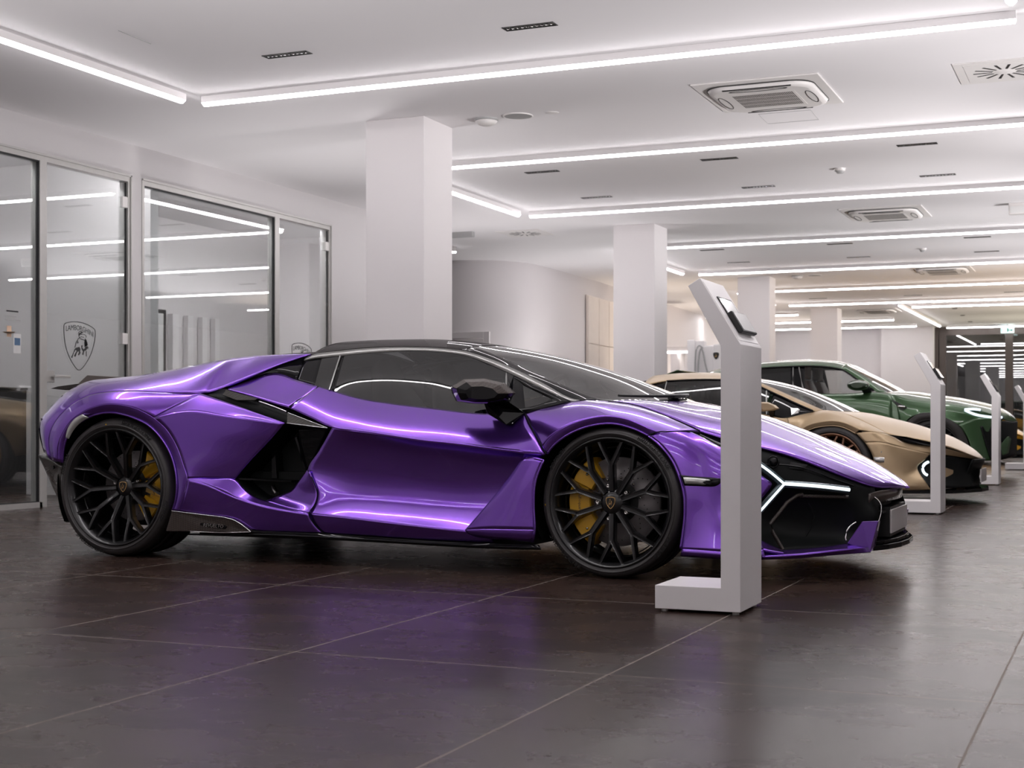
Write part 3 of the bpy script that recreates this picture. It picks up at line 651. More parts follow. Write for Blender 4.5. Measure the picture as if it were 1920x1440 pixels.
    c.line('fin_edge', [[(538,793.5,.993),(575,798,.993),(614,802.8,.99)], [(540,774,.958),(614,802.3,.99)]], .0022, M['chrome'], k=3)
    # ---- sills
    c.panel('side_skirt', [[[(470,995,.972),(541,998,.962),(606,1000.5,.957),(720,1008,.951),(840,1015.5,.947),(925,1019,.946),(1010,1021,.94)],
                            [(455,1001,.972),(541,1003.5,.965),(606,1006.5,.962),(720,1013,.957),(840,1020,.953),(925,1024,.95),(1013,1027,.945)],
                            [(345,1003,.96),(541,1009.5,.96),(606,1012,.957),(720,1018,.952),(840,1025,.948),(925,1029,.945),(1013,1031,.94)]]], M['bgloss'])
    c.line('skirt_edge', [[(455,1001.5,.975),(606,1007,.965),(840,1020.5,.956),(1013,1027.5,.948)]], .004, M['bgloss'])
    mb = MB(); a_ = c.P([(322,958,1.0),(380,965.5,.998),(433,973,.994),(446,979,.992),(470,997,.985),(450,998.5,.99),(390,997,.995),(311,996,1.0)]); mb.prism(a_, [(x, y + .035, z) for x, y, z in a_]); bla = c.part('skirt_blade', mb, M['carbonbrown'], bevel=.003)
    c.line('blade_edge', [[(322,958,1.002),(380,965.3,1.0),(433,973,.996),(446,979,.994),(470,997,.987)], [(357,996.5,1.0),(420,998.8,.994),(470,997.5,.987)]], .0025, M['chrome'], parent=bla, k=3)
    mb = MB(); a_ = c.P([(376,980,1.004),(420,985,1.0),(425,988,1.0),(421,992,1.0),(384,988,1.004),(374,984,1.004)]); mb.prism(a_, [(x, y + .01, z) for x, y, z in a_]); bd = c.part('name_badge', mb, M['bgloss'], mirror=False, parent=bla, bevel=.002)
    vs, fs = text_geo('REVUELTO', .026, .0008, shear=.25); o_ = c.p(400, 985.8, 1.005); sl = .055
    mb = MB(); mb.add([(o_[0] + x*.98, o_[1] - .003 - z, o_[2] + y - x*sl*.6) for x, y, z in vs], fs); c.part('badge_lettering', mb, M['steel'], mirror=False, parent=bla)
    # ---- mirrors
    mo = [(844.5,725,0),(868,710.5,1),(909,709,1),(946,717.5,1),(967,737,0),(953,752,0),(925,757.5,0),(888,757.5,0),(855,752.5,0),(847,736,0)]
    cxm = sum(q[0] for q in mo)/len(mo); cym = sum(q[1] for q in mo)/len(mo)
    loops = []
    for w_, sc, dy in ((.90, .82, 0), (.94, .96, 0), (1.0, 1.0, 0), (1.06, .95, 0), (1.095, .80, 1), (1.115, .5, 2)):
        loops.append([c.p(cxm + (a-cxm)*sc, cym + (b_-cym)*sc + dy, w_) for a, b_, _ in mo])
    mb = MB(); mb.loft(loops, 0, False)
    crease = [(840,727),(868,724),(905,731),(932,739),(970,738)]
    for i, f in enumerate(mb.f):
        q = pix(np.mean([mb.v[k] for k in f], axis=0)); yy = np.interp(q[0], [a for a, _ in crease], [b_ for _, b_ in crease])
        mb.mi[i] = 0 if q[1] < yy else 1
    c.part('door_mirror', mb, [M['carbonbrown'], M['bgloss']], bevel=.004)
    mb = MB(); a_ = c.P([(906,753,.97),(953,753,.97),(985,774,.86),(960,795,.93),(949,797,.94),(914,776,.95)]); b2 = c.P([(912,755,.90),(950,755,.90),(985,774,.83),(960,793,.87),(950,794,.87),(918,774,.86)]); mb.prism(a_, b2); c.part('mirror_stalk', mb, M['bgloss'], bevel=.004)
    # ---- front: duct, lamps, plate, splitter
    fr = [[(1312,812,.74),(1424,838.5,.695),(1480,854,.645),(1540,876,.575),(1590,896.5,.485),(1640,914,.35)],
          [(1330,840,.80),(1424,865,.745),(1482,880,.68),(1540,895,.60),(1590,908,.515),(1641,920,.375)],
          [(1350,880,.82),(1430,912,.755),(1485,916,.69),(1540,920,.61),(1590,926,.525),(1645,936,.385)],
          [(1370,930,.78),(1440,950,.70),(1490,955,.64),(1540,962,.57),(1595,968,.50),(1648,962,.43)],
          [(1390,990,.78),(1445,995,.70),(1490,1000,.64),(1540,1003,.57),(1595,1003,.50),(1645,990,.43)],
          [(1400,1030,.84),(1470,1034,.78),(1500,1030,.72),(1545,1026,.64),(1600,1022,.57),(1640,1012,.46)]]
    mb = MB(); mb.grid(c.S(fr, 4, 4), out=(.6, -1, 0)); duct2 = c.part('front_air_duct', mb, M['cavity'], solid=.01)
    c.line('duct_frame', [[(1505,927,.68),(1494,929,.70),(1476,942,.735),(1445,982,.775),(1449,998,.775),(1468,1030,.775)], [(1500,930,.67),(1590,932,.545)]], .009, M['carbonbrown'], parent=duct2, k=1)
    c.line('duct_seam', [[(1512,938,.625),(1527,970,.60),(1505,1014,.625)]], .0025, M['cavity'], parent=duct2, k=2)
    c.line('duct_pillar_edge', [[(1640,932,.43),(1651,944,.44),(1652,960,.455),(1645,985,.475),(1639,1012,.49)]], .0025, M['steel'], parent=duct2, k=4, mirror=False)
    c.line('lip_glint', [[(1605,979,.60),(1592,989,.62),(1585,1008,.64),(1586,1013,.64)]], .004, M['chrome'], parent=duct2, k=3, mirror=False)  # reflected highlight in the duct, modelled as a bright strip
    # Y lamp
    node = (1468,907.5,.745); arms = [[(1385,850,.84),(1425,873,.80),node], [(1392,993,.87),(1425,956,.815),node], [node,(1530,912,.655),(1590,919,.555)]]
    mb = MB()
    for a_ in arms: mb.tube(curve(c.P(a_), 3), .019, 10)
    lamp = c.part('headlamp', mb, M['lampcase'])
    mb = MB()
    for k, a_ in enumerate(arms):
        pts = [Vector(q) for q in curve(c.P(a_), 3)]; t_ = (pts[-1] - pts[0]).normalized(); n_ = Vector((t_.y, -t_.x, 0)).normalized()
        if n_.y > 0: n_ = -n_
        n_ = (n_ + Vector((0, 0, .15))).normalized()
        mb.tube([q + n_*.0145 for q in pts], .0068 if k < 2 else .0085, 8)
    c.part('lamp_light_guide', mb, M['lampwhite'], parent=lamp)
    mb = MB(); e_ = c.p(1450, 866, .735); mb.lathe([(.0, -.008), (.014, -.010), (.018, .0), (.016, .03)], 20, center=e_); mb.lathe([(.021, .0), (.025, -.006), (.029, 0)], 24, center=e_); c.part('lamp_projector', mb, M['bgloss'], parent=lamp)
    mb = MB(); a_ = c.P([(1482,866,.68),(1514,872,.64),(1508,881,.65),(1480,878,.69)]); mb.prism(a_, [(x, y+.05, z) for x, y, z in a_]); c.part('lamp_module', mb, M['bsatin'], parent=lamp)
    c.line('brow_edge', [[(1424,871,.765),(1500,876,.665),(1560,897,.575),(1600,911,.505)]], .004, M['bgloss'], k=4)
    c.panel('brow_slot', [[[(1313,812,.79),(1330,819,.785),(1352,826,.775)], [(1313,815,.885),(1333,826,.868),(1354,838,.852)]]], M['bgloss'], kv=2)
    # side marker
    mk = [[(1275,890,.995),(1300,893,.985),(1330,895,.968),(1350,897,.95)], [(1279,900.5,.998),(1304,903,.99),(1334,904.5,.972),(1351,903,.952)], [(1283,910.5,.995),(1308,911.5,.985),(1340,912,.962),(1350,907,.952)]]
    mb = MB(); mb.grid(c.S(mk, 4, 3), out=(0, -1, 0)); mkr = c.part('front_marker_lamp', mb, M['bgloss'], solid=.01)
    c.panel('marker_lens', [[[(1281,895,1.0),(1303,896,.992),(1322,898,.98),(1332,900,.972)], [(1284,907,1.0),(1306,908,.992),(1322,908.5,.98),(1331,903,.972)]]], M['lampclear'], kv=2, parent=mkr, solid=.004)
    # nose
    mb = MB()
    xs = [(.44, -1.085), (.36, -1.055), (.24, -1.03), (.0, -1.012), (-.24, -1.03), (-.36, -1.055), (-.44, -1.085)]
    lipz = [.385, .395, .398, .399, .398, .395, .385]
    rows_ = []
    for dz, dx in ((0, .0), (-.055, -.005), (-.060, -.055), (-.14, -.06), (-.235, -.065), (-.26, -.03)):
        rows_.append([(x + dx, c.Yc - w_, lz + dz) for (w_, x), lz in zip(xs, lipz)])
    g2 = surf(rows_[:2], 4, 2); mb.grid(g2, out=(1, 0, 0), mi=1); mb.grid(surf(rows_[1:3], 4, 1), out=(0, 0, -1)); mb.grid(surf(rows_[2:], 4, 4), out=(1, 0, 0))
    c.part('front_nose', mb, [M['cavity'], M['carbonbrown']], mirror=False, solid=.008)
    mb = MB(); mb.box((-1.022, c.Yc - .26, .192), (-1.012, c.Yc + .26, .303)); plt = c.part('number_plate', mb, M['plate'], mirror=False, bevel=.003)
    mb = MB(); mb.box((-1.09, c.Yc - .25, .175), (-1.021, c.Yc + .25, .315)); mb.box((-1.08, c.Yc - .36, .29), (-1.04, c.Yc - .2, .30)); c.part('plate_holder', mb, M['bsatin'], mirror=False)
    mb = MB(); pl = [(.56, -1.115), (.47, -1.06), (.36, -1.01), (.2, -.975), (.0, -.965)]; pl = pl + [(-w_, x) for w_, x in reversed(pl[:-1])]
    f_ = [(x, c.Yc - w_) for w_, x in pl]; bk = [(x - .16, y) for x, y in f_]
    for z0, z1, e_ in ((.125, .150, 0), (.150, .168, -.02)):
        lo = [(x + e_, y, z0) for x, y in f_] + [(x, y, z0) for x, y in reversed(bk)]; mb.prism(lo, [(x, y, z1) for x, y, _ in lo])
    c.part('front_splitter', mb, M['bgloss'], mirror=False, bevel=.004)
    # ---- underbody, wells, cabin
    mb = MB(); mb.box((-4.50, c.Yc - .85, .125), (-2.62, c.Yc + .85, .46)); mb.box((-5.6, c.Yc - .60, .14), (-4.5, c.Yc + .60, .62)); mb.box((-2.62, c.Yc - .42, .125), (-1.35, c.Yc + .42, .30)); c.part('underbody', mb, M['cavity'], mirror=False)
    for (x, r, z) in ((-4.947, .412, .368), (-2.168, .388, .346)):
        mb = MB(); mb.lathe([(r, -.02), (r, .36), (.05, .36)], 40, center=(x, c.Yc - .93 + .0, z), a0=radians(-28), a1=radians(208)); c.part('wheel_arch_liner', mb, M['cavity'])
    mb = MB(); mb.box((-3.95, c.Yc - .62, .44), (-2.45, c.Yc + .62, .50)); mb.box((-4.02, c.Yc - .66, .44), (-3.93, c.Yc + .66, 1.0)); c.part('cabin_tub', mb, M['interior'], mirror=False)
    for sg in (-1, 1):
        mb = MB(); y = c.Yc + sg*.36
        def seat_loop(x, z, hw, t): return [(x, y-hw, z), (x+t, y-hw*.8, z+.01), (x+t, y+hw*.8, z+.01), (x, y+hw, z), (x-t, y+hw*.8, z-.01), (x-t, y-hw*.8, z-.01)]
        mb.loft([seat_loop(-3.42, .50, .24, .08), seat_loop(-3.50, .66, .25, .075), seat_loop(-3.58, .82, .22, .06), seat_loop(-3.63, .93, .13, .05), seat_loop(-3.655, 1.02, .10, .04), seat_loop(-3.66, 1.045, .06, .02)], 0, True)
        mb.box((-3.45, y-.24, .48), (-2.95, y+.24, .60)); c.part('cabin_seat', mb, M['seat'], mirror=False)
    mb = MB(); mb.loft([[(-2.86, c.Yc + t, .50), (-2.30, c.Yc + t, .50), (-2.30, c.Yc + t, .80), (-2.62, c.Yc + t, .84), (-2.84, c.Yc + t, .78)] for t in (-.70, .70)], 0, False); c.part('dashboard', mb, M['interior'], mirror=False)
    mb = MB(); pts = []
    for k in range(25):
        a = 2*pi*k/24; pts.append((-2.98 + .07*sin(a), c.Yc + .36 + .18*cos(a), .80 + .17*sin(a)))
    mb.tube(pts, .016, 8, caps=False); c.part('steering_wheel', mb, M['interior'], mirror=False)
    # ---- wheels
    def put(w, x, y, z, rz): w.location = (x - c.o[0], y - c.o[1], z); w.rotation_euler = (0, 0, rz); w.parent = c.root
    wf = make_wheel('front_wheel', .348, .300, .022, 'f', M['rim'], .265, 180, .207)
    wr = make_wheel('rear_wheel', .370, .312, .085, 'r', M['rim'], .345, 0, .19)
    put(wf, -2.168, 6.213 + .012, .348, radians(-4)); put(wr, -4.947, 6.213, .370, 0)
    w2 = copy_tree(wf); put(w2, -2.168, 2*c.Yc - 6.225, .348, pi - radians(4)); w3 = copy_tree(wr); put(w3, -4.947, 2*c.Yc - 6.213, .370, pi)
    return c
# ---------------------------------------------------------------- the showroom
XW = -8.35
def build_room():
    mb = MB(); mb.box((-16, -6, -.1), (9, 44, 0)); struct('floor', mb, M['floor'])
    mb = MB(); mb.box((-16, -6, HC), (9, 44, HC + .10)); struct("ceiling", mb, M['ceil'])
    # glazed wall on the left: plaster around two glazed openings
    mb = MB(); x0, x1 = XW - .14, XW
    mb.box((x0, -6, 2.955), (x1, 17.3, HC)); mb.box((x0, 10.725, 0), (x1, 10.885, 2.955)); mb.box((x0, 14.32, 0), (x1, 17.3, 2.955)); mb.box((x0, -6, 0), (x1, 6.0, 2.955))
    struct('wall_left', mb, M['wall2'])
    def glazing(n, dn, ya, yb, ym, crest_y):
        """one opening ya..yb: fixed pane ya..ym, glass door ym..yb"""
        mb = MB(); f = .055; xa, xb = XW - .09, XW + .006
        mb.box((xa, ya, 2.90), (xb, yb, 2.955)); mb.box((xa, ya, 0), (xb, ya + f*.6, 2.90)); mb.box((xa, yb - f*.8, 0), (xb, yb, 2.90)); mb.box((xa, ym - .03, 0), (xb, ym + .055, 2.90)); mb.box((xa, ya, 0), (xb, ym, .045))
        mb.box((xa+.02, ya, 2.945), (xb + .012, yb, 2.962)); mb.box((xa+.02, yb - .014, 0), (xb + .012, yb, 2.962))
        w = tag(mb.build('window_%d' % n, M['alu']), kind='structure')
        mb = MB(); mb.box((XW - .045, ya + .03, .045), (XW - .035, ym - .03, 2.90)); mb.build('pane', M['glass'], w)
        mb = MB(); mb.box((XW - .03, ym - .036, .045), (XW - .004, ym - .028, 2.90)); mb.box((XW - .03, ya + .03, 2.89), (XW - .004, ym - .03, 2.902)); mb.box((XW - .03, ya + .03, .045), (XW - .004, ym - .03, .052)); mb.build('gasket', M['rubbergap'], w)
        mb = MB(); a, b_ = ym + .06, yb - f*.8 - .012; mb.box((XW - .03, a, .008), (XW - .018, b_, 2.888)); d = tag(mb.build('door_%d' % dn, M['glass']), kind='structure')
        mb = MB(); mb.box((XW - .032, b_ + .001, .0), (XW - .012, b_ + .008, 2.89)); mb.build('door_gap', M['rubbergap'], d)
        for z in (2.66, 1.42, .22):
            m2 = MB(); m2.box((XW - .034, b_ - .062, z), (XW + .004, b_ + .012, z + .10)); m2.build('hinge', M['plastic'], d, bevel=.004)
        m2 = MB(); m2.box((XW - .04, ym - .02 + .03, 1.05), (XW + .002, ym + .155, 1.15)); m2.tube([(XW + .002, ym + .12, 1.10), (XW + .045, ym + .12, 1.10)], .011, 12); m2.box((XW + .036, ym + .10, 1.09), (XW + .052, ym + .30, 1.112)); m2.build('door_handle', M['alu'], d, bevel=.003)
        # crest printed on the door glass
        cy, cz, hw, hh = crest_y, 1.375, .205, .21; k = .0068 * .5
        xg = XW - .0165
        def q(u, v): return (xg, cy + (u - 52.5) * .00725, cz + (66.5 - v) * .0047)
        out = [(24.6,30),(26.5,27.5),(33,24.5),(40,23),(47,22.4),(54,22.6),(61,24),(70,27.3),(78,32),(80,34.5),(80.7,38),(80,50),(77.5,64),(73,79),(66.5,93),(58,106),(52.5,110.8),(50,111),(47.5,109.5),(40,99.5),(33,86),(28,71),(25.3,55),(24.4,40),(24.6,30)]
        m2 = MB(); pts = curve([q(u, v) for u, v in out], 4)
        m2.tube(pts, .0035, 6); pr = m2.build('door_crest', M['print'], d)
        m2 = MB(); vs, fs = text_geo('LAMBORGHINI', .062, .0003)
        ws = max(v[0] for v in vs) - min(v[0] for v in vs); o_ = []
        for x, y, z in vs:
            t = x / ws * 2; o_.append((xg + .001 + z, cy + t * .178, 1.527 + y * 1.05 - .030 * t*t - .017*t))
        m2.add(o_, fs)
        for pl in bull_polys():
            m2.add([q(u*1.0 + 0, v) for u, v in pl], [tuple(range(len(pl)))])
        m2.tube(curve([q(u, v) for u, v in ((58.5,40.8),(52,40),(50,42.5),(54,44.6),(60,44.6),(63.6,46.5),(64,50))], 3), .0028, 5)
        m2.build('crest_bull', M['print'], d)
    glazing(1, 1, 6.0, 10.725, 9.555, 10.05)
    glazing(2, 2, 10.885, 14.32, 13.175, 13.72)
    # notices on the fixed pane
    xg = XW - .0325
    t = empty('notice_sheet', (xg, 9.25, 1.5), 'small printed notice stuck on the fixed glass pane left of the crest door', 'notice')
    o3 = (xg, 9.25, 1.5)
    mb = MB()
    mb.box((xg, 9.175, 1.615), (xg + .0015, 9.31, 1.627)); mb.build('notice_heading', M['print'], t, o3)
    for (a, b_, z) in ((9.165,9.29,1.575),(9.165,9.34,1.548)):
        mb = MB(); mb.box((xg, a, z), (xg + .0015, b_, z + .007)); mb.build('notice_line', M['grey'], t, o3)
    mb = MB(); mb.lathe([(0,0),(.03,0),(.05,.01)], 14, axis='Z', center=(xg, 9.205, 1.44)); mb.box((xg, 9.18, 1.41), (xg + .001, 9.23, 1.50)); mb.build('notice_picture', M['peach'], t, o3)
    t = empty('access_card', (xg, 9.30, 1.35), 'white sticker with blue square at the edge of the fixed glass pane', 'sticker'); o3 = (xg, 9.30, 1.35)
    mb = MB(); mb.box((xg, 9.255, 1.28), (xg + .002, 9.34, 1.44)); mb.build('sticker_sheet', M['paper'], t, o3)
    mb = MB(); mb.box((xg + .002, 9.265, 1.345), (xg + .0035, 9.33, 1.405)); mb.build('sticker_square', M['blueprint'], t, o3)
    # office behind the glass
    mb = MB(); mb.box((-11.15, 6, 0), (-11.0, 17.3, HC)); struct('wall_office_back', mb, M['wall'])
    mb = MB(); mb.box((-11.0, 11.2, 0), (XW - .14, 11.32, HC)); struct('wall_office_partition', mb, M['wall'])
    mb = MB(); mb.box((-11.0, 17.15, 0), (XW - .14, 17.3, HC)); mb.box((-11.0, 5.9, 0), (XW - .14, 6.0, HC)); struct('wall_office_ends', mb, M['wall'])
    mb = MB(); mb.box((-10.98, 10.45, 0), (-9.97, 11.19, 1.03)); mb.box((-10.97, 10.43, 1.03), (-9.95, 11.19, 1.05))  # plain black box filling the dark area behind the far left pane
    tag(mb.build('office_dark_box', M['blackfurn'], bevel=.006), 'black sideboard standing inside the glass office at the far left', 'block')
    dx = -11.9
    ys = [on_x(p, 600, -10.95)[1] for p in (257, 310, 262, 274, 290, 304)]
    t = empty('office_door', (-10.98, ys[0], 0), 'black office door with tall white glass strips, seen through the glass wall', 'door'); o3 = (-10.98, ys[0], 0)
    mb = MB(); mb.box((-10.98, ys[0], 0), (-10.94, ys[1], 2.10)); mb.build('door_leaf', M['blackfurn'], t, o3)
    for a, b_ in ((ys[2], ys[3]), (ys[4], ys[5])):
        mb = MB(); mb.box((-10.94, a, .15), (-10.93, b_, 2.05)); mb.build('door_glass_strip', M['paper'], t, o3)
    for k, (a, b_) in enumerate(((320,332),(349,359),(376,385),(400,408))):
        y0, y1 = on_x(a, 600, -10.95)[1], on_x(b_, 600, -10.95)[1]
        if y1 > 17.1: break
        mb = MB(); mb.box((-10.99, y0, 0), (-10.92, y1, 2.06)); tag(mb.build('wall_batten', M['white']), ['white vertical wall strip right beside the black office door', 'second white wall strip from the black office door', 'third white wall strip from the black office door', 'fourth white wall strip from the black office door'][k], 'wall strip', 'white strips in the office')
    # curved wall at the back left, door in it
    pts = [(-16, 20.5), (-9.75, 20.5)]
    for k in range(1, 13):
        a = pi/2 * k/12; pts.append((-9.75 + 1.0*sin(a), 21.5 - 1.0*cos(a)))
    pts += [(-8.75, 24.0), (-9.05, 29.0), (-9.75, 41.0)]
    mb = MB()
    mb.grid([[(x, y, 0) for x, y in pts], [(x, y, HC) for x, y in pts]], out=(1, -1, 0)); struct('wall_back_left', mb, M['wall'], solid=.1)
    t = empty('door_3', (-10.2, 20.49, 0)); tag(t, kind='structure')
    xa, xb = on_y(840, 640, 20.47)[0] - .2, on_y(918, 640, 20.47)[0]; zt = on_y(900, 622, 20.47)[2]; o3 = (-10.2, 20.49, 0)
    mb = MB(); mb.box((xb - .10, 20.455, 0), (xb, 20.5, zt)); mb.box((xa, 20.455, zt - .10), (xb - .10, 20.5, zt)); mb.build('door_frame', M['white'], t, o3, bevel=.004)
    mb = MB(); mb.box((xa, 20.475, 0), (xb - .11, 20.5, zt - .11)); mb.build('door_leaf', M['white'], t, o3)
    # built-in cupboard on the left wall
    o3 = (-8.7, 26, 0); t = empty('built_in_cupboard', o3, 'tall cream built-in cupboard in the back left wall beside the second pillar', 'cupboard')
    def wx(y): return -8.75 - (y - 24.0) * .06
    ys = [on_x(p, 600, -8.80)[1] for p in (1091.5, 1116, 1139, 1165)]; zs = on_x(1116, 648, -8.8)[2]
    for i in range(3):
        for z0, z1 in ((.02, zs), (zs + .014, 2.93)):
            y0, y1 = ys[i] + .012, ys[i+1] - .012; lp = [(wx(y0) + .025, y0, z0), (wx(y0) + .055, y0, z0), (wx(y1) + .055, y1, z0), (wx(y1) + .025, y1, z0)]
            mb = MB(); mb.prism(lp, [(x, y, z1) for x, y, _ in lp]); mb.build('cupboard_door', M['beige'], t, o3)
    mb = MB(); y0, y1 = ys[0], ys[3]; lp = [(wx(y0) + .012, y0, 0), (wx(y0) + .026, y0, 0), (wx(y1) + .026, y1, 0), (wx(y1) + .012, y1, 0)]; mb.prism(lp, [(x, y, 2.95) for x, y, _ in lp]); mb.build('carcass', M['beige'], t, o3)
    # back wall, shop window and its frame
    mb = MB(); mb.box((-16, 40.0, 0), (-4.72, 40.2, HC)); mb.box((-6.07, 39.7, 0), (-4.72, 40.0, HC)); struct('wall_back', mb, M['wall'])
    mb = MB(); mb.box((6.5, -6, 0), (6.7, 44, HC)); struct('wall_right', mb, M['wall'])
    mb = MB(); mb.box((-16, -6.2, 0), (9, -6, HC)); struct('wall_front', mb, M['wall'])
    mb = MB(); mb.box((-16, 20.6, 0), (-15.9, 40, HC)); struct('wall_far_left', mb, M['beige'])
    Yw = 40.1
    mb = MB(); mb.box((-4.72, Yw, 3.02), (6.5, Yw + .12, HC)); mb.box((-4.72, Yw, 0), (6.5, Yw + .12, .1))
    for x in (-4.72, -4.62, -2.92, -1.2, .55, 2.3, 4.1): mb.box((x, Yw - .02, 0), (x + (.12 if x < -4.7 else .2), Yw + .12, 3.02))
    w = tag(mb.build('window_3', M['bronze']), kind='structure')
    mb = MB(); mb.box((-4.6, Yw + .04, .1), (6.5, Yw + .05, 3.02)); mb.build('pane', M['nightglass'], w)
    mb = MB(); mb.box((-6, Yw + 1.8, -.1), (8, Yw + 1.9, 3.3)); struct('wall_night_outside', mb, M['dark'])
    # pillars
    def col(n, pl, pc, pr, ytop):
        d = F*(HC - H0)/(HY - ytop); qc = tan(atan((pc-CX)/F) - TH); y = d/(CT - qc*ST); x = qc*y
        xl = tan(atan((pl-CX)/F) - TH)*y; y2 = x/tan(atan((pr-CX)/F) - TH)
        mb = MB(); mb.box((xl, y, 0), (x, y2, HC)); return tag(mb.build('pillar', M['wall'], bevel=.004), n, 'pillar', 'white square pillars')
    col('nearest white square pillar, rising behind the roof of the purple car', 686, 795, 848, 217)
    col('second white square pillar, behind the bonnet of the purple car', 1150, 1227, 1251, 419)
    col('third white square pillar, behind the nearest info stand', 1383, 1443, 1454, 518)
    col('farthest white square pillar, above the roof of the green car', 1520, 1570, 1578, 577)
    # ---- linear lights
    num = ['first', 'second', 'third', 'fourth', 'fifth', 'sixth', 'seventh', 'eighth', 'ninth', 'tenth']
    def bar(a, b_, label, group, across=True):
        (xa, ya), (xb, yb) = a, b_; hw = .034
        t = empty('linear_light', ((xa+xb)/2, (ya+yb)/2, HC), label, 'ceiling light', group); o3 = ((xa+xb)/2, (ya+yb)/2, HC)
        lo, hi = (xa, ya), (xb, yb)
        if across: A, B = (xa, ya - hw), (xb, ya + hw)
        else: A, B = (xa - hw, ya), (xa + hw, yb)
        mb = MB(); mb.box((*A, HC - .050), (*B, HC)); mb.build('housing', M['white'], t, o3)
        e = .002; k = .022; mb = MB()
        tp = [(A[0]+e, A[1]+e, HC - .050), (B[0]-e, A[1]+e, HC - .050), (B[0]-e, B[1]-e, HC - .050), (A[0]+e, B[1]-e, HC - .050)]
        ix, iy = (.004, k) if across else (k, .004)
        bt = [(A[0]+e+ix, A[1]+e+iy, HC - .072), (B[0]-e-ix, A[1]+e+iy, HC - .072), (B[0]-e-ix, B[1]-e-iy, HC - .072), (A[0]+e+ix, B[1]-e-iy, HC - .072)]
        mb.prism(bt, tp); mb.build('diffuser', M['light'], t, o3)
    g = 'long crosswise ceiling lights'
    ys = [9.4, 12.7, 16.1, 19.76, 23.6, 27.2, 30.7]
    where = ['nearest long ceiling light running across above the front pillar', 'second long ceiling light, ending against the right edge of the nearest pillar', 'third long ceiling light across the room, starting right of the nearest pillar',
             'fourth long ceiling light across, passing behind the second pillar', 'fifth long ceiling light across, just above the nearest info stand', 'sixth long ceiling light across, starting at the third pillar', 'seventh long ceiling light across, above the farthest pillar']
    for y, l in zip(ys, where): bar((-6.62, y), (-.62 if y < 10 else 1.2, y), l, g)
    bar((-4.25, 32.1), (1.2, 32.1), 'ceiling light tucked close behind the seventh long one at far right', g)
    bar((-4.35, 39.6), (1.2, 39.6), 'farthest ceiling light, running along the head of the dark shop window', g)
    for (x0, x1, y), l in zip(((-9.2, -7.0, 33.4), (-9.3, -5.2, 36.0), (-9.4, -5.0, 38.6)), ('short ceiling light between the two far pillars, uppermost of three', 'short ceiling light between the two far pillars, middle one of three', 'short ceiling light between the two far pillars, lowest of three')): bar((x0, y), (x1, y), l, 'short ceiling lights between far pillars')
    g = 'lengthwise ceiling lights'
    bar((-6.71, 5.75), (-6.71, 9.25), 'lengthwise ceiling light at the top left corner, over the glass wall', g, False)
    bar((-6.71, 12.85), (-6.71, 15.95), 'lengthwise ceiling light appearing right beside the nearest pillar', g, False)
    bar((-6.85, 19.95), (-6.85, 23.4), 'lengthwise ceiling light peeking out between the second pillar and the info stand', g, False)
    bar((-6.9, 27.4), (-6.9, 30.5), 'lengthwise ceiling light end showing left of the third pillar', g, False)
    bar((-.62, 5.75), (-.62, 9.0), 'lengthwise ceiling light end at the top right corner', g, False)
    bar((-4.45, 31.6), (-4.45, 38.9), 'slanting lengthwise ceiling light in front of the dark shop window', g, False)
    # lamps of the same runs overhead and behind the camera, mirrored in the cars
    for y in (5.6, 2.1, -1.4, -4.9):  # hindmost row added to brighten the front wall
        bar((-6.62, y), (-.62, y), 'crosswise ceiling light overhead on the camera side of the room', 'ceiling lights on the camera side')
    for y in (5.6, 2.1, -1.4, -4.9):  # unseen rows added to throw more light on upright faces
        bar((1.3, y), (5.6, y), 'added crosswise ceiling light over the unseen right part of the hall', 'added ceiling lights over the right part')
    bar((-6.71, -1.2), (-6.71, 1.9), 'lengthwise ceiling light on the camera side of the glass wall', 'ceiling lights on the camera side', False)
    # round surface downlight in the passage
    p = on_z(849, 474, HC - .09); mb = MB(); mb.lathe([(0, HC), (.05, HC), (.05, HC - .075)], 20, axis='Z', center=(p[0], p[1], 0)); t = tag(mb.build('round_downlight', M['plastic'], None, (p[0], p[1], HC)), 'small round downlight just right of the nearest pillar', 'downlight')
    mb = MB(); mb.lathe([(0, HC - .092), (.045, HC - .09), (.05, HC - .075)], 20, axis='Z', center=(p[0], p[1], 0)); mb.build('lens', M['light'], t, (p[0], p[1], HC))
    p = on_z(852, 443, HC - .05); mb = MB(); mb.box((p[0] - .5, p[1] - .04, HC - .07), (p[0] + .28, p[1] + .04, HC)); tag(mb.build('door_closer_rail', M['grey']), 'grey rail under the ceiling just right of the nearest pillar', 'rail')
    for y0, y1 in ((8.2, 10.9), (11.6, 16.6)):  # lamps added out of sight above the glass front to brighten the office
        o3 = (-8.62, (y0+y1)/2, HC); t = empty('office_fill_light', o3, 'added fill light inside the glass office, hidden above the glass front', 'ceiling light', 'added office fill lights')
        mb = MB(); mb.box((-8.66, y0, HC - .05), (-8.58, y1, HC)); mb.build('housing', M['white'], t, o3)
        mb = MB(); mb.box((-8.657, y0, HC - .08), (-8.583, y1, HC - .05)); mb.build('diffuser', M['officefill'], t, o3)
    # ---- black slot spotlights
    rows = [(8.53, [-5.32, -3.51], ['left', 'right']), (13.55, [-5.44, -3.60, -1.75], None), (15.33, [-5.49, -3.64, -1.775], None), (20.7, [-5.61, -3.74, -1.87], None), (22.5, [-5.66, -3.78, -1.90], None), (29.75, [-5.82, -3.92, -2.01], None)]
    rn = ['in the nearest row before the first long ceiling light', 'in the row just behind the second long ceiling light', 'in the row just before the third long ceiling light', 'in the row just behind the fourth long ceiling light', 'in the row just before the fifth long ceiling light', 'in the farthest row before the seventh long ceiling light']
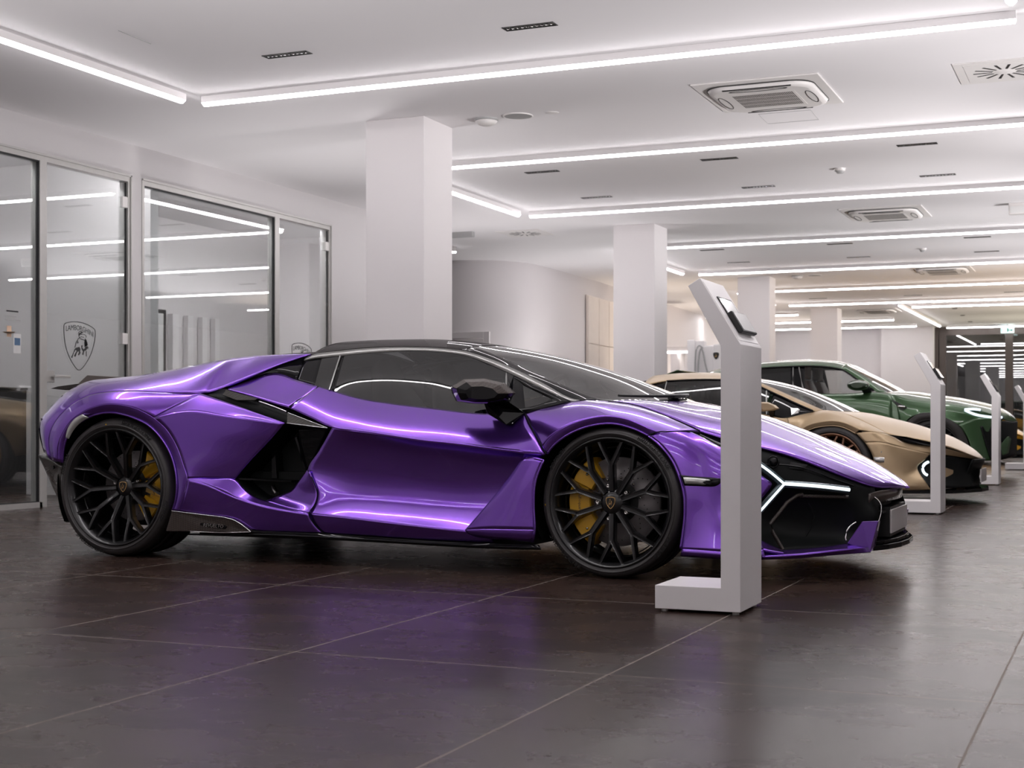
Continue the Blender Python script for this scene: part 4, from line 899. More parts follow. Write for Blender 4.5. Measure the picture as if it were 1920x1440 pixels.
    for (y, xs, _), r in zip(rows, rn):
        for i, x in enumerate(xs):
            pos = ['leftmost', 'middle', 'rightmost'][i] if len(xs) == 3 else ['left-hand', 'right-hand'][i]
            o3 = (x, y, HC); t = empty('slot_spotlight', o3, 'black slot spotlight, %s one %s' % (pos, r), 'spotlight', 'black slot spotlights in the ceiling')
            mb = MB(); mb.box((x - .178, y - .045, HC - .004), (x + .178, y - .036, HC)); mb.box((x - .178, y + .036, HC - .004), (x + .178, y + .045, HC)); mb.box((x - .178, y - .036, HC - .004), (x - .17, y + .036, HC)); mb.box((x + .17, y - .036, HC - .004), (x + .178, y + .036, HC)); mb.box((x - .17, y - .036, HC - .0015), (x + .17, y + .036, HC)); mb.build('slot_frame', M['dark'], t, o3)
            mb = MB()
            for k in range(10):
                xx = x - .15 + .0333*k; mb.lathe([(0, HC - .0032), (.008, HC - .0035), (.0115, HC - .0018)], 10, axis='Z', center=(xx, y, 0))
            mb.build('spot_lenses', M['lens'], t, o3)
    # ---- air-conditioning cassettes
    for (x, y), l in zip(((-2.53, 10.99), (-2.67, 17.83), (-2.80, 24.85), (-5.2, 33.4)), ('nearest white ceiling air conditioner with slotted grille, upper right', 'second white ceiling air conditioner, behind the third long ceiling light', 'third white ceiling air conditioner, behind the fifth long ceiling light', 'farthest ceiling air conditioner, right of the farthest pillar')):
        o3 = (x, y, HC); t = empty('ceiling_air_conditioner', o3, l, 'air conditioner', 'ceiling air conditioners')
        mb = MB(); mb.box((x - .48, y - .52, HC - .012), (x + .48, y + .52, HC)); mb.build('cover_panel', M['plastic'], t, o3, bevel=.006)
        def rr(hx, hy, r, z, n=8):
            L = []
            for sx, sy, a0 in ((1,1,0),(-1,1,90),(-1,-1,180),(1,-1,270)):
                for k in range(n+1):
                    a = radians(a0 + 90*k/n); L.append((x + sx*(hx-r) + r*cos(a), y + sy*(hy-r) + r*sin(a), z))
            return L
        mb = MB(); mb.loft([rr(.40, .43, .17, HC - .012), rr(.405, .435, .17, HC - .022), rr(.39, .42, .165, HC - .045), rr(.36, .39, .15, HC - .052)], 0, True); mb.build('body', M['plastic'], t, o3)
        mb = MB()
        for hx, hy, sgn in ((.0, .412, 1), (.0, .412, -1)):
            mb.loft([[(x - .26, y + sgn*.405, HC - .0535), (x + .26, y + sgn*.405, HC - .0535), (x + .26, y + sgn*.408, HC - .045), (x - .26, y + sgn*.408, HC - .045)], [(x - .26, y + sgn*.416, HC - .046), (x + .26, y + sgn*.416, HC - .046), (x + .26, y + sgn*.416, HC - .038), (x - .26, y + sgn*.416, HC - .038)]], 0, False)
        mb.loft([rr(.409, .439, .172, HC - .024), rr(.409, .439, .172, HC - .015)], 0, True, caps=False)
        mb.build('outlet_slots', M['dark'], t, o3)
        for (cx_, cy_, a_, b_) in ((0, .36, .22, .028), (0, -.36, .22, .028), (.335, 0, .030, .2), (-.335, 0, .030, .2)):
            mb = MB(); pts = [(x + cx_ + a_*cos(2*pi*k/24), y + cy_ + b_*sin(2*pi*k/24), HC - .0525) for k in range(25)]; mb.tube(pts, .0035, 5, caps=False); mb.build('vane_outline', M['dark'], t, o3)
        mb = MB(); mb.box((x - .25, y - .26, HC - .0535), (x + .25, y + .26, HC - .0515)); 
        gr = mb.build('grille', M['plastic'], t, o3)
        mb = MB()
        for r in range(4):
            y0 = y - .225 + r*.113
            for k in range(34): xx = x - .225 + k*.0136; mb.box((xx - .0042, y0, HC - .0545), (xx + .0042, y0 + .098, HC - .0534))
        mb.build('grille_slots', M['slotgrey'], gr, o3)
    # ---- swirl diffusers
    for (x, y, s_), l in zip(((-.80, 10.93, .33), (-7.42, 17.87, .31)), ('square swirl air diffuser cut by the right edge of the picture', 'square swirl air diffuser between the first and second pillars')):
        o3 = (x, y, HC); t = empty('swirl_diffuser', o3, l, 'air diffuser', 'swirl diffusers in the ceiling')
        mb = MB(); mb.box((x - s_, y - s_, HC - .008), (x + s_, y + s_, HC)); mb.box((x - s_*.8, y - s_*.8, HC - .011), (x + s_*.8, y + s_*.8, HC - .008)); mb.build('plate', M['plastic'], t, o3, bevel=.002)
        mb = MB()
        for k in range(14):
            a = 2*pi*k/14; u = Vector((cos(a), sin(a), 0)); n = Vector((-sin(a), cos(a), 0)); c0 = Vector((x, y, HC - .0125)); A = c0 + u*.085; B = c0 + u*.215; lp = [A - n*.008, A + n*.008, B + n*.010, B - n*.010]; mb.prism(lp, [q + Vector((0, 0, .003)) for q in lp])
        mb.build('swirl_slots', M['dark'], t, o3)
        mb = MB(); mb.lathe([(0, HC - .016), (.07, HC - .014), (.08, HC - .010)], 24, axis='Z', center=(x, y, 0)); mb.build('hub_disc', M['plastic'], t, o3)
    # ---- small ceiling devices
    for px, py, l in ((912, 227, 'white domed wireless access point right of the nearest pillar'), (1495, 521, 'distant domed access point above the green car, right of third pillar')):
        p = on_z(px, py - 4, HC); t = empty('access_point', p, l, 'access point', 'ceiling access points')
        mb = MB(); mb.lathe([(0, HC - .018), (.085, HC - .018), (.10, HC - .010), (.10, HC)], 32, axis='Z', center=(p[0], p[1], 0)); mb.build('base_ring', M['grey'], t, p)
        mb = MB(); mb.lathe([(0, HC - .062), (.04, HC - .058), (.072, HC - .045), (.093, HC - .022), (.09, HC - .018)], 32, axis='Z', center=(p[0], p[1], 0)); mb.build('dome', M['plastic'], t, p)
    for px, py, l in ((971, 217, 'round flush ceiling loudspeaker next to the domed access point'), (1527, 516, 'distant round flush loudspeaker next to the far access point')):
        p = on_z(px, py, HC); t = empty('ceiling_speaker', p, l, 'loudspeaker', 'round ceiling loudspeakers')
        mb = MB(); mb.lathe([(0, HC - .006), (.115, HC - .006)], 40, axis='Z', center=(p[0], p[1], 0)); mb.build('speaker_grille', M['grey'], t, p)
        mb = MB(); mb.lathe([(.115, HC - .006), (.117, HC - .009), (.126, HC - .007), (.127, HC)], 40, axis='Z', center=(p[0], p[1], 0)); mb.build('speaker_rim', M['plastic'], t, p)
    for px, py, l in ((1575, 316, 'small smoke detector below the second long ceiling light'), (1730, 466, 'small smoke detector below the fourth long ceiling light'), (1036, 211, 'tiny flush disc right of the round loudspeaker')):
        p = on_z(px, py, HC); h = .05 if px != 1036 else .008
        t = empty('smoke_detector', p, l, 'detector', 'small ceiling detectors')
        mb = MB(); mb.lathe([(0, HC - h*.5), (.052, HC - h*.5), (.055, HC)], 24, axis='Z', center=(p[0], p[1], 0)); mb.build('detector_base', M['plastic'], t, p)
        mb = MB(); mb.lathe([(0, HC - h), (.03, HC - h*.95), (.042, HC - h*.5)], 24, axis='Z', center=(p[0], p[1], 0)); mb.build('detector_head', M['plastic'] if px == 1036 else M['grey'], t, p)
    for k, (px, py) in enumerate(((1790, 578), (1805, 591), (1819, 603))):
        p = on_z(px, py, HC); mb = MB(); mb.lathe([(0, HC - .012), (.05, HC - .012), (.06, HC)], 16, axis='Z', center=(p[0], p[1], 0)); tag(mb.build('recessed_spot', M['dark'], None, p), ['nearest', 'middle', 'farthest'][k] + ' of the three tiny dark spots before the shop window', 'spotlight', 'tiny dark ceiling spots')
    mb = MB()
    hp = [on_z(1422, 214, HC), on_z(1520, 206, HC), on_z(1535, 224, HC), on_z(1440, 232, HC)]
    for i in range(4): mb.tube([hp[i][:2] + (HC - .0005,), hp[(i+1) % 4][:2] + (HC - .0005,)], .0022, 4)
    tag(mb.build('access_hatch', M['grey']), 'flush square access hatch in the ceiling beside the nearest air conditioner', 'hatch')
    mb = MB(); a, b_ = on_z(222, 57, HC), on_z(283, 82, HC); mb.tube([(a[0], a[1], HC - .0005), (b_[0], b_[1], HC - .0005)], .0035, 4); tag(mb.build('ceiling_joint', M['grey']), 'short hairline joint in the ceiling near the top left light', 'joint')
    p = on_z(1912, 381, HC); t = empty('emergency_light', p, 'small white emergency light box at the right edge of the ceiling', 'emergency light'); mb = MB(); mb.box((p[0] - .12, p[1] - .05, HC - .13), (p[0] + .16, p[1] + .05, HC)); mb.build('lamp_box', M['plastic'], t, p, bevel=.008); mb = MB(); mb.box((p[0] - .10, p[1] - .053, HC - .115), (p[0] + .14, p[1] - .05, HC - .04)); mb.build('lamp_window', M['paper'], t, p)
    # exit sign hanging before the shop window
    xa, xb = on_y(1876.5, 620, 39.5)[0], on_y(1901.5, 620, 39.5)[0]; z0, z1 = on_y(1889, 624.5, 39.5)[2], on_y(1889, 613.5, 39.5)[2]
    t = empty('exit_sign', ((xa+xb)/2, 39.5, z1), 'pale green lit escape sign hanging in front of the dark shop window', 'sign'); o3 = ((xa+xb)/2, 39.5, z1)
    mb = MB(); mb.box((xa, 39.47, z0), (xb, 39.53, z1)); mb.build('sign_box', M['signgreen'], t, o3, bevel=.01)
    mb = MB(); w_ = xb - xa; h = z1 - z0
    mb.box((xa + w_*.48, 39.462, z0 + h*.18), (xa + w_*.58, 39.469, z0 + h*.82)); mb.box((xa + w_*.60, 39.462, z0 + h*.40), (xa + w_*.80, 39.469, z0 + h*.56)); lp = [(xa + w_*.78, 39.462, z0 + h*.25), (xa + w_*.93, 39.462, z0 + h*.48), (xa + w_*.78, 39.462, z0 + h*.71)]; mb.prism(lp, [(x, y + .007, z) for x, y, z in lp])
    mb.box((xa + w_*.06, 39.462, z0 + h*.16), (xa + w_*.10, 39.469, z0 + h*.84)); mb.build('sign_pictogram', M['signmark'], t, o3)
    mb = MB(); mb.box(((xa+xb)/2 - .01, 39.49, z1), ((xa+xb)/2 + .01, 39.51, HC)); mb.build('sign_rod', M['alu'], t, o3)
    # charging post behind the gold car
    Yp = 22.3
    def qx(px): return on_y(px, 700, Yp)[0]
    def qz(py): return on_y(1315, py, Yp)[2]
    o3 = (qx(1305), Yp, 0); t = empty('charging_post', o3, 'white car charging post with grey cables behind the gold car', 'charging post')
    mb = MB(); mb.box((qx(1288.5), Yp, 0), (qx(1303), Yp + .16, qz(637))); mb.box((qx(1303), Yp + .02, 0), (qx(1320), Yp + .16, qz(639))); mb.build('post', M['white'], t, o3, bevel=.01)
    mb = MB(); mb.box((qx(1319), Yp + .02, qz(720)), (qx(1338), Yp + .22, qz(648))); mb.build('charger_housing', M['white'], t, o3, bevel=.02)
    mb = MB(); mb.box((qx(1337.5), Yp - .01, qz(697)), (qx(1352), Yp + .22, qz(646))); fr_ = mb.build('charger_front', M['white'], t, o3, bevel=.02)
    mb = MB(); e = on_y(1342.5, 667, Yp - .018); sh = [(e[0] + a, e[1], e[2] + b_) for a, _, b_ in shield_loop(.11, 0)]; mb.prism(sh, [(x, y + .006, z) for x, y, z in sh]); mb.build('charger_badge', M['badgeblack'], t, o3)
    mb = MB()
    for pl in bull_polys(): mb.add([(e[0] + (x - 56)*.0012, e[1] - .001, e[2] + (64 - y)*.0012) for x, y in pl], [tuple(range(len(pl)))])
    mb.build('charger_bull', M['brass'], t, o3)
    mb = MB()
    for L in ([(1304,720),(1304,670),(1306,655),(1311,648),(1317,652)], [(1309.5,720),(1310,675),(1313,657),(1316,652),(1318,653)], [(1315,652),(1318,660),(1322,680),(1327,699),(1334,715)]): mb.tube(curve([on_y(a, b_, Yp - .04) for a, b_ in L], 5), .013, 8)
    mb.build('charging_cable', M['grey'], t, o3)
    # lit shelf against the far left wall
    Ys = 29.5; o3 = (-8.9, Ys, 1.6); xa, xb = on_y(1246, 660, Ys)[0], on_y(1292, 660, Ys)[0]
    t = empty('lit_wall_shelf', o3, 'white wall shelf with a lamp strip behind the charging post', 'shelf')
    z1 = on_y(1270, 659, Ys)[2]
    mb = MB(); mb.box((xa, Ys, z1), (xb, Ys + .5, z1 + .10)); mb.box((xa, Ys + .45, 0), (xb, Ys + .5, z1)); mb.box(((xa+xb)/2, Ys + .05, 0), ((xa+xb)/2 + .05, Ys + .45, z1)); mb.build('shelf_board', M['white'], t, o3)
    mb = MB(); mb.box((xa + .02, Ys - .01, z1 - .035), (xb - .02, Ys + .04, z1)); mb.build('shelf_lamp', M['shelflight'], t, o3)
    # ---- info stands
    X1 = -1.31
    pr = [(-.33, .012), (0, .012), (0, 1.006), (-.154, 1.257), (-.201, 1.229), (-.075, 1.0), (-.075, .10), (-.33, .10)]
    def stand(y0, label):
        o3 = (X1, y0, 0); t = empty('info_stand', o3, label, 'info stand', 'white info stands along the cars')
        mb = MB(); mb.prism([(X1 + a, y0, z) for a, z in pr], [(X1 + a, y0 + .335, z) for a, z in pr]); mb.build('stand_body', M['white'], t, o3, bevel=.002)
        mb = MB()
        for a, y in ((-.30, .03), (-.025, .03), (-.30, .305), (-.025, .305)): mb.lathe([(0, 0), (.013, 0), (.013, .012)], 12, axis='Z', center=(X1 + a, y0 + y, 0))
        mb.build('stand_feet', M['plastic'], t, o3)
        def fp(u, v, h=0.0):
            A = Vector((0, 0, 1.006)); B = Vector((-.154, 0, 1.257)); n = Vector((.251, 0, .154)).normalized(); q = A + (B - A)*u + n*h; return (X1 + q.x, y0 + v*.335, q.z)
        mb = MB(); lp = [fp(.06, .03), fp(.06, .97), fp(.95, .97), fp(.95, .03)]; mb.prism(lp, [fp(.06, .03, .0015), fp(.06, .97, .0015), fp(.95, .97, .0015), fp(.95, .03, .0015)]); mb.build('face_plate', M['white'], t, o3)
        mb = MB(); b0 = [(.18, .22), (.18, .84), (.73, .84), (.73, .22)]; mb.prism([fp(u, v, .0016) for u, v in b0], [fp(u, v, .006) for u, v in b0]); sc = mb.build('screen_frame', M['bsatin'], t, o3)
        mb = MB(); b0 = [(.20, .25), (.20, .81), (.71, .81), (.71, .25)]; mb.prism([fp(u, v, .006) for u, v in b0], [fp(u, v, .0068) for u, v in b0]); mb.build('screen_glass', M['screen'], sc, o3)
        mb = MB(); b0 = [(.16, .20), (.16, .86), (.47, .86), (.47, .20)]; mb.prism([fp(u, v, .006) for u, v in b0], [fp(u, v, .024) for u, v in b0]); tb = mb.build('tablet', M['bsatin'], t, o3, bevel=.003)
        mb = MB(); b0 = [(.18, .25), (.18, .83), (.455, .83), (.455, .25)]; mb.prism([fp(u, v, .024) for u, v in b0], [fp(u, v, .025) for u, v in b0]); mb.build('tablet_glass', M['screen'], tb, o3)
    stand(5.232, 'nearest white info stand, standing in front of the purple car')
    stand(11.5, 'second white info stand, in front of the gold car')
    stand(17.02, 'third white info stand, in front of the green car')
    stand(22.5, 'farthest white info stand, cut by the right edge before the yellow car')
M['screen'] = pmat('dull_screen_glass', (0.10, 0.115, 0.115), 0.12, coat=1.0, noise=0.6, nscale=45)

M['officefill'] = emat('office_fill_emission', (1.0, .97, .98), 34.0)

M['slotgrey'] = pmat('grille_slot_grey', (0.12, 0.11, 0.105), 0.6, noise=.1)
def build_lights():  # unseen spots without fixtures, added to brighten the ceiling and front wall
    def wash(loc, az, el, e, half, soft=.3, col=(1.0, .965, .975)):
        L = bpy.data.lights.new('added_fill_spot', 'SPOT'); L.energy = e; L.spot_size = radians(2*half); L.spot_blend = 1.0; L.shadow_soft_size = soft
        L.color = col
        o = bpy.data.objects.new('added_fill_spot', L); C.objects.link(o); o.location = loc
        v = Vector((cos(el)*sin(az), cos(el)*cos(az), sin(el)))
        o.rotation_euler = v.to_track_quat('-Z', 'Y').to_euler()
    for k in range(12):
        y = 4.0 + 3.1 * k
        wash((2.3, y, .35), radians(-86), radians(33), 720 if k > 1 else 390, 31, col=(1.0, .965, .975) if k < 7 else ((1.0, .86, .72) if k < 10 else (1.0, .92, .72)))
    for x in (-5.8, -4.0, -2.6, .8):
        wash((x, 2.4, .3), radians(-4), radians(42), 300, 32)
    for x, y in ((-7.0, 11.6), (-7.2, 16.8), (-7.6, 21.0)): wash((x, y, .3), 0, radians(90), 125, 58)
    for x, y in ((-7.9, 26.0), (-8.2, 30.5), (-8.4, 35.5)): wash((x, y, .3), 0, radians(90), 150, 58, col=(1.0, .86, .72))
    for x in (-8.0, -4.8, -1.6, 1.8):
        wash((x, -2.6, .3), radians(180), radians(24), 70, 55)
# ---------------------------------------------------------------- satin gold sports car (second in the row)
def cross_sheet(c, E, Cn, ts, pw=2.2, px_=2.0, ku=3, kv=5, drop=0.0):
    rows = []
    for e, cc in zip(c.P(E), [c.p(a, b_, 0) for a, b_ in Cn]):
        rows.append([(cc[0] + (e[0]-cc[0]) * abs(t)**px_, c.Yc + (e[1]-c.Yc)*t, cc[2] + (e[2]-cc[2]) * abs(t)**pw) for t in ts])
    return surf(rows, ku, kv)
TS = (1, .88, .7, .45, .2, 0, -.2, -.45, -.7, -.88, -1)
def mixrows(A, B, f, b=0.0): return [(a[0]+(q[0]-a[0])*f, a[1]+(q[1]-a[1])*f, a[2]+(q[2]-a[2])*f + b) for a, q in zip(A, B)]
def build_gold():
    c = Car('sports_car', 12.5, .97, -3.8, 'satin gold low sports car with bronze wheels, parked second behind the purple one'); pm = M['gold']
    def q(X, w, Z): return (X, c.Yc - w, Z)
    RE = [(1205,723,.63),(1250,713.5,.60),(1300,711.5,.59),(1350,711.5,.585),(1400,715,.585)]
    mb = MB(); mb.grid(cross_sheet(c, RE, [(1242,703.5),(1286,700),(1333,699.3),(1380,701.5),(1430,711)], TS, 2.6), out=(0, 0, 1)); c.part('roof', mb, pm, mirror=False, solid=.01)
    ax = [(1400,715,.585),(1423,721.5,.60),(1467,744,.66),(1500,759,.715),(1530,771.5,.765)]; ai = [(1405,711,.50),(1423,716.5,.52),(1467,735,.585),(1505,752,.645),(1543,768.5,.70)]
    c.panel('windscreen_pillar', [[ax, ai]], pm, out=(0, -1, 1), kv=2)
    mb = MB(); mb.grid(cross_sheet(c, ai, [(1432,711),(1458,716),(1508,729),(1560,749),(1610,772)], TS), out=(1, 0, 1)); c.part('windscreen', mb, M['wsglass'], mirror=False)
    GT = [(1215,725,.635),(1250,716,.61),(1300,713.5,.60),(1350,713.5,.595),(1400,718,.60),(1450,738,.65),(1495,759,.715),(1522,770.5,.765)]
    GB = [(1222,742,.78),(1250,749,.79),(1300,757,.80),(1350,764,.805),(1400,771,.81),(1437,778,.815),(1475,783.5,.82),(1526,772,.77)]
    g = c.S([GT, mixrows(GT, GB, .5, .012), GB], 8, 5)
    mb = MB(); mb.grid(g[8:40], out=(0, -1, .3)); c.part('side_window', mb, M['carglass'])
    mb = MB(); mb.grid(g[0:9], out=(0, -1, .3)); c.part('rear_sail', mb, M['bgloss'], solid=.005)
    mb = MB(); mb.grid(g[40:57], out=(0, -1, .3)); c.part('mirror_sail', mb, M['bgloss'], solid=.005)
    c.line('window_divider', [[(1437,733,.652),(1437,777,.81)], [(1250,716,.612),(1243,747,.79)]], .006, M['trim'], k=2)
    c.flat('quarterlight', [[(1483,765,.755),(1497,766,.755),(1505,772,.775),(1484,778,.815)]], M['lampclear'])
    trim = [(1250,714.3,.607),(1300,712,.597),(1350,712,.592),(1400,716,.595),(1450,736.5,.648),(1495,757.5,.713),(1524,770,.766)]
    c.line('window_trim', [trim], .008, M['bgloss'])
    WL = [(1180,732,.74)] + GB[:7]
    D1 = [(x, 797 + (x-1200)*.07, .90) for x, _, _ in WL]; D2 = [(x, 818 + (x-1200)*.055, .955) for x, _, _ in WL]; D3 = [(x - 4, 868 + (x-1200)*.05, .915) for x, _, _ in WL]; D4 = [(x - 8, 905 + (x-1200)*.05, .955) for x, _, _ in WL]
    c.panel('door', [[WL, D1, D2], [D2, D3, D4]], pm)
    FA = [(1496,842,.94),(1502,824,.95),(1513,808,.955),(1525,802,.96),(1542,798.5,.96),(1560,797,.96),(1578,799.5,.96),(1592,805,.96),(1605,812,.96)]
    FB = [(1488,838,.945),(1495,818,.955),(1508,801,.965),(1522,794.5,.97),(1541,790.5,.97),(1561,789,.97),(1581,792,.97),(1597,798,.97),(1612,806,.96)]
    FT = [(1476,783.5,.82),(1500,777,.79),(1526,772,.765),(1545,769,.74),(1565,771,.735),(1585,776,.735),(1607,785,.74),(1632,796.5,.745),(1664,813,.79)]
    c.panel('front_fender', [[FB, mixrows(FB, FT, .4, .025), mixrows(FB, FT, .75, .03), FT], [FA, FB], [[(a, b_, w_ - .05) for a, b_, w_ in FA], FA],
        [[(1476,783.5,.82),(1474,803,.90),(1473,823,.955),(1470,882,.915),(1466,918,.955)], [(1488,838,.945),(1488,850,.95),(1488,862,.95),(1487,890,.93),(1487,919,.955)]]], pm)
    HE = [(1545,769,.74),(1585,776,.735),(1632,796.5,.745),(1664,813,.785),(1735,826,.68),(1785,839.5,.56),(1815,851,.41),(1834,858,.2),(1842.5,860,.01)]
    HCn = [(1612,773),(1635,776.5),(1670,784),(1695,790),(1733,801),(1783,819),(1817,838),(1834,851),(1842.5,859.5)]
    mb = MB(); mb.grid(cross_sheet(c, HE, HCn, TS), out=(0, 0, 1)); c.part('hood', mb, pm, mirror=False, solid=.01)
    R = [[(1605,812,.962),(1633,809.5,.935),(1664,814,.845),(1700,831,.765),(1763,838.5,.60),(1812,852,.42),(1842,860.5,.02)],
         [(1622,830,.962),(1655,830,.935),(1690,838,.86),(1722,846,.765),(1770,853,.57),(1812,859,.38),(1841,861.5,.02)]]
    R2 = [[(1622,830,.962),(1655,830,.935),(1690,838,.86),(1722,846,.78),(1744,851,.69)],
         [(1636,855,.962),(1665,856,.942),(1695,860,.885),(1718,864,.82),(1733,863,.76)],
         [(1640,885,.962),(1668,886,.95),(1695,886,.905),(1712,884,.855),(1720,878,.815)],
         [(1638,908,.967),(1668,909,.965),(1697,909.5,.945),(1720,908.5,.915),(1738,907,.875)],
         [(1637,917,.95),(1668,918,.95),(1697,919,.935),(1722,919,.905),(1745,918,.865)]]
    c.panel('front_bumper', [R, R2], pm, out=(.2, -1, 0))
    c.flat('headlamp', [[(1665,814.5,.855),(1700,819,.775),(1735,827,.69),(1765,833.5,.615),(1785,841,.55),(1763,838,.62),(1735,834.5,.70),(1700,829,.785)]], M['bgloss'])
    fr = [[(1738,853,.70),(1775,855,.57),(1805,859,.40),(1830,862,.18)], [(1720,878,.77),(1765,884,.62),(1797,887,.47),(1824,888,.27)], [(1740,911,.84),(1775,914,.70),(1800,914,.55),(1827,912,.33)]]
    c.panel('front_air_duct', [fr], M['cavity'], out=(.6, -1, 0))
    mb = MB(); a_ = c.P([(1772,877,.60),(1787.5,881.5,.52),(1785,913,.56),(1762,912,.70),(1761,897,.68)]); mb.prism(a_, [(x, y+.05, z) for x, y, z in a_]); c.part('bumper_winglet', mb, pm, bevel=.004)
    c.line('headlamp_signature', [[(1741,866,.735),(1733,871,.765),(1730,879,.785),(1733,887,.785),(1739,891,.775)]], .012, M['lampwhite'], k=2)
    mb = MB(); mb.grid(c.S([[(1638,857,.972),(1653,857.5,.958),(1668,859,.935)], [(1640,866,.972),(1655,867,.958),(1663,866.5,.942)]], 3, 2), out=(0, -1, 0)); c.part('front_marker_lamp', mb, M['lampclear'], solid=.006)
    c.line('bumper_sensor', [[(1652.5,847.5,.945),(1653.5,847.5,.95)]], .009, M['trim'])
    xs = [(.36, -1.22), (.2, -1.17), (0, -1.15), (-.2, -1.17), (-.36, -1.22)]
    mb = MB(); mb.grid(surf([[(x, c.Yc - w_, .385) for w_, x in xs], [(x - .05, c.Yc - w_, .25) for w_, x in xs], [(x - .05, c.Yc - w_, .13) for w_, x in xs]], 4, 3), out=(1, 0, 0)); c.part('front_nose', mb, M['cavity'], mirror=False, solid=.01)
    mb = MB(); mb.box((-1.17, c.Yc - .26, .185), (-1.16, c.Yc + .26, .30)); c.part('number_plate', mb, M['plate'], mirror=False)
    mb = MB(); pl = [(.88, -1.75), (.8, -1.42), (.6, -1.27), (.3, -1.15), (0, -1.12)]; pl += [(-w_, x) for w_, x in reversed(pl[:-1])]; lo = [(x, c.Yc - w_, .105) for w_, x in pl] + [(x - .2, c.Yc - w_, .105) for w_, x in reversed(pl)]; mb.prism(lo, [(x, y, .135) for x, y, _ in lo]); c.part('front_splitter', mb, M['bgloss'], mirror=False)
    # mirror
    mo = [(1416,758),(1424,753.5),(1440,754),(1455,760),(1462,766.5),(1450,770),(1430,771.5),(1418,768)]; cx = 1438; cy = 762; loops = []
    for w_, sc in ((.90,.8),(.95,1),(1.02,.95),(1.06,.7)): loops.append([c.p(cx + (a-cx)*sc, cy + (b_-cy)*sc, w_) for a, b_ in mo])
    mb = MB(); mb.loft(loops, 0, False); c.part('door_mirror', mb, pm, bevel=.006)
    mb = MB(); a_ = c.P([(1440,770,.95),(1452,769,.95),(1450,782,.84),(1444,783,.84)]); mb.prism(a_, [(x, y+.04, z) for x, y, z in a_]); c.part('mirror_stalk', mb, M['bgloss'])
    # back half, mostly behind the purple car
    rows = [[q(-4.20,.60,1.10), q(-4.6,.62,1.03), q(-5.1,.66,.97), q(-5.5,.62,.92)], [q(-4.25,.80,.92), q(-4.6,.86,.90), q(-5.1,.88,.86), q(-5.55,.78,.82)], [q(-4.3,.95,.72), q(-4.62,.97,.70), q(-5.1,.975,.76), q(-5.58,.86,.68)], [q(-4.4,.92,.45), q(-4.64,.965,.45), q(-4.66,.97,.5), q(-5.6,.85,.55)], [q(-4.45,.95,.15), q(-4.60,.95,.15), q(-4.62,.95,.2), q(-5.5,.80,.35)]]
    mb = MB(); mb.grid(surf(rows, 5, 5), out=(0, -1, .3)); c.part('rear_quarter', mb, pm, solid=.01)
    mb = MB(); mb.grid(surf([[q(-4.18,w_,1.09 + .03*(1-(w_/.6)**2)) for w_ in (.6,.3,0,-.3,-.6)], [q(-5.5,w_,.92) for w_ in (.62,.3,0,-.3,-.62)]], 3, 4), out=(0,0,1)); mb.grid(surf([[q(-5.5,w_,.92) for w_ in (.62,.3,0,-.3,-.62)], [q(-5.62,w_,.4) for w_ in (.8,.4,0,-.4,-.8)]], 3, 3), out=(-1,0,0)); c.part('engine_cover', mb, M['bgloss'], mirror=False, solid=.01)
    mb = MB(); mb.box((-4.6, c.Yc-.84, .12), (-2.8, c.Yc+.84, .46)); mb.box((-5.5, c.Yc-.5, .14), (-4.6, c.Yc+.5, .6)); mb.box((-2.8, c.Yc-.5, .12), (-1.5, c.Yc+.5, .33)); mb.box((-4.15, c.Yc-.62, .46), (-4.05, c.Yc+.62, 1.0)); c.part('underbody', mb, M['cavity'], mirror=False)
    mb = MB(); mb.lathe([(.385, -.02), (.385, .34), (.05, .34)], 32, center=(-2.335, c.Yc - .925, .345), a0=radians(-25), a1=radians(205)); c.part('wheel_arch_liner', mb, M['cavity'])
    for sg in (-1, 1):
        mb = MB(); mb.box((-3.75, c.Yc + sg*.36 - .22, .46), (-3.6, c.Yc + sg*.36 + .22, .92)); mb.box((-3.74, c.Yc + sg*.36 - .1, .92), (-3.64, c.Yc + sg*.36 + .1, 1.04)); c.part('cabin_seat', mb, M['seat'], mirror=False, bevel=.03)
    wf = make_wheel('front_wheel', .345, .270, .02, 'f', M['bronzerim'], .26, 180, .19, lettering=False); wf.parent = c.root
    wf.location = (-2.335 - c.o[0], 12.512 - c.o[1], .345)
    for (x, y, rz) in ((-2.335, 2*c.Yc - 12.512, pi), (-5.0, 12.51, 0), (-5.0, 2*c.Yc - 12.51, pi)):
        w = copy_tree(wf, c.root); w.location = (x - c.o[0], y - c.o[1], .345); w.rotation_euler = (0, 0, rz)
        if x < -4: w.name = 'rear_wheel'
    return c
def recolour(root, frm, to):
    done = {}
    for o in [root] + list(root.children_recursive):
        if o.type != 'MESH': continue
        if any(m == frm for m in o.data.materials):
            if o.data.name not in done:
                d = o.data.copy()
                for i, m in enumerate(d.materials):
                    if m == frm: d.materials[i] = to
                done[o.data.name] = d
            o.data = done[o.data.name]
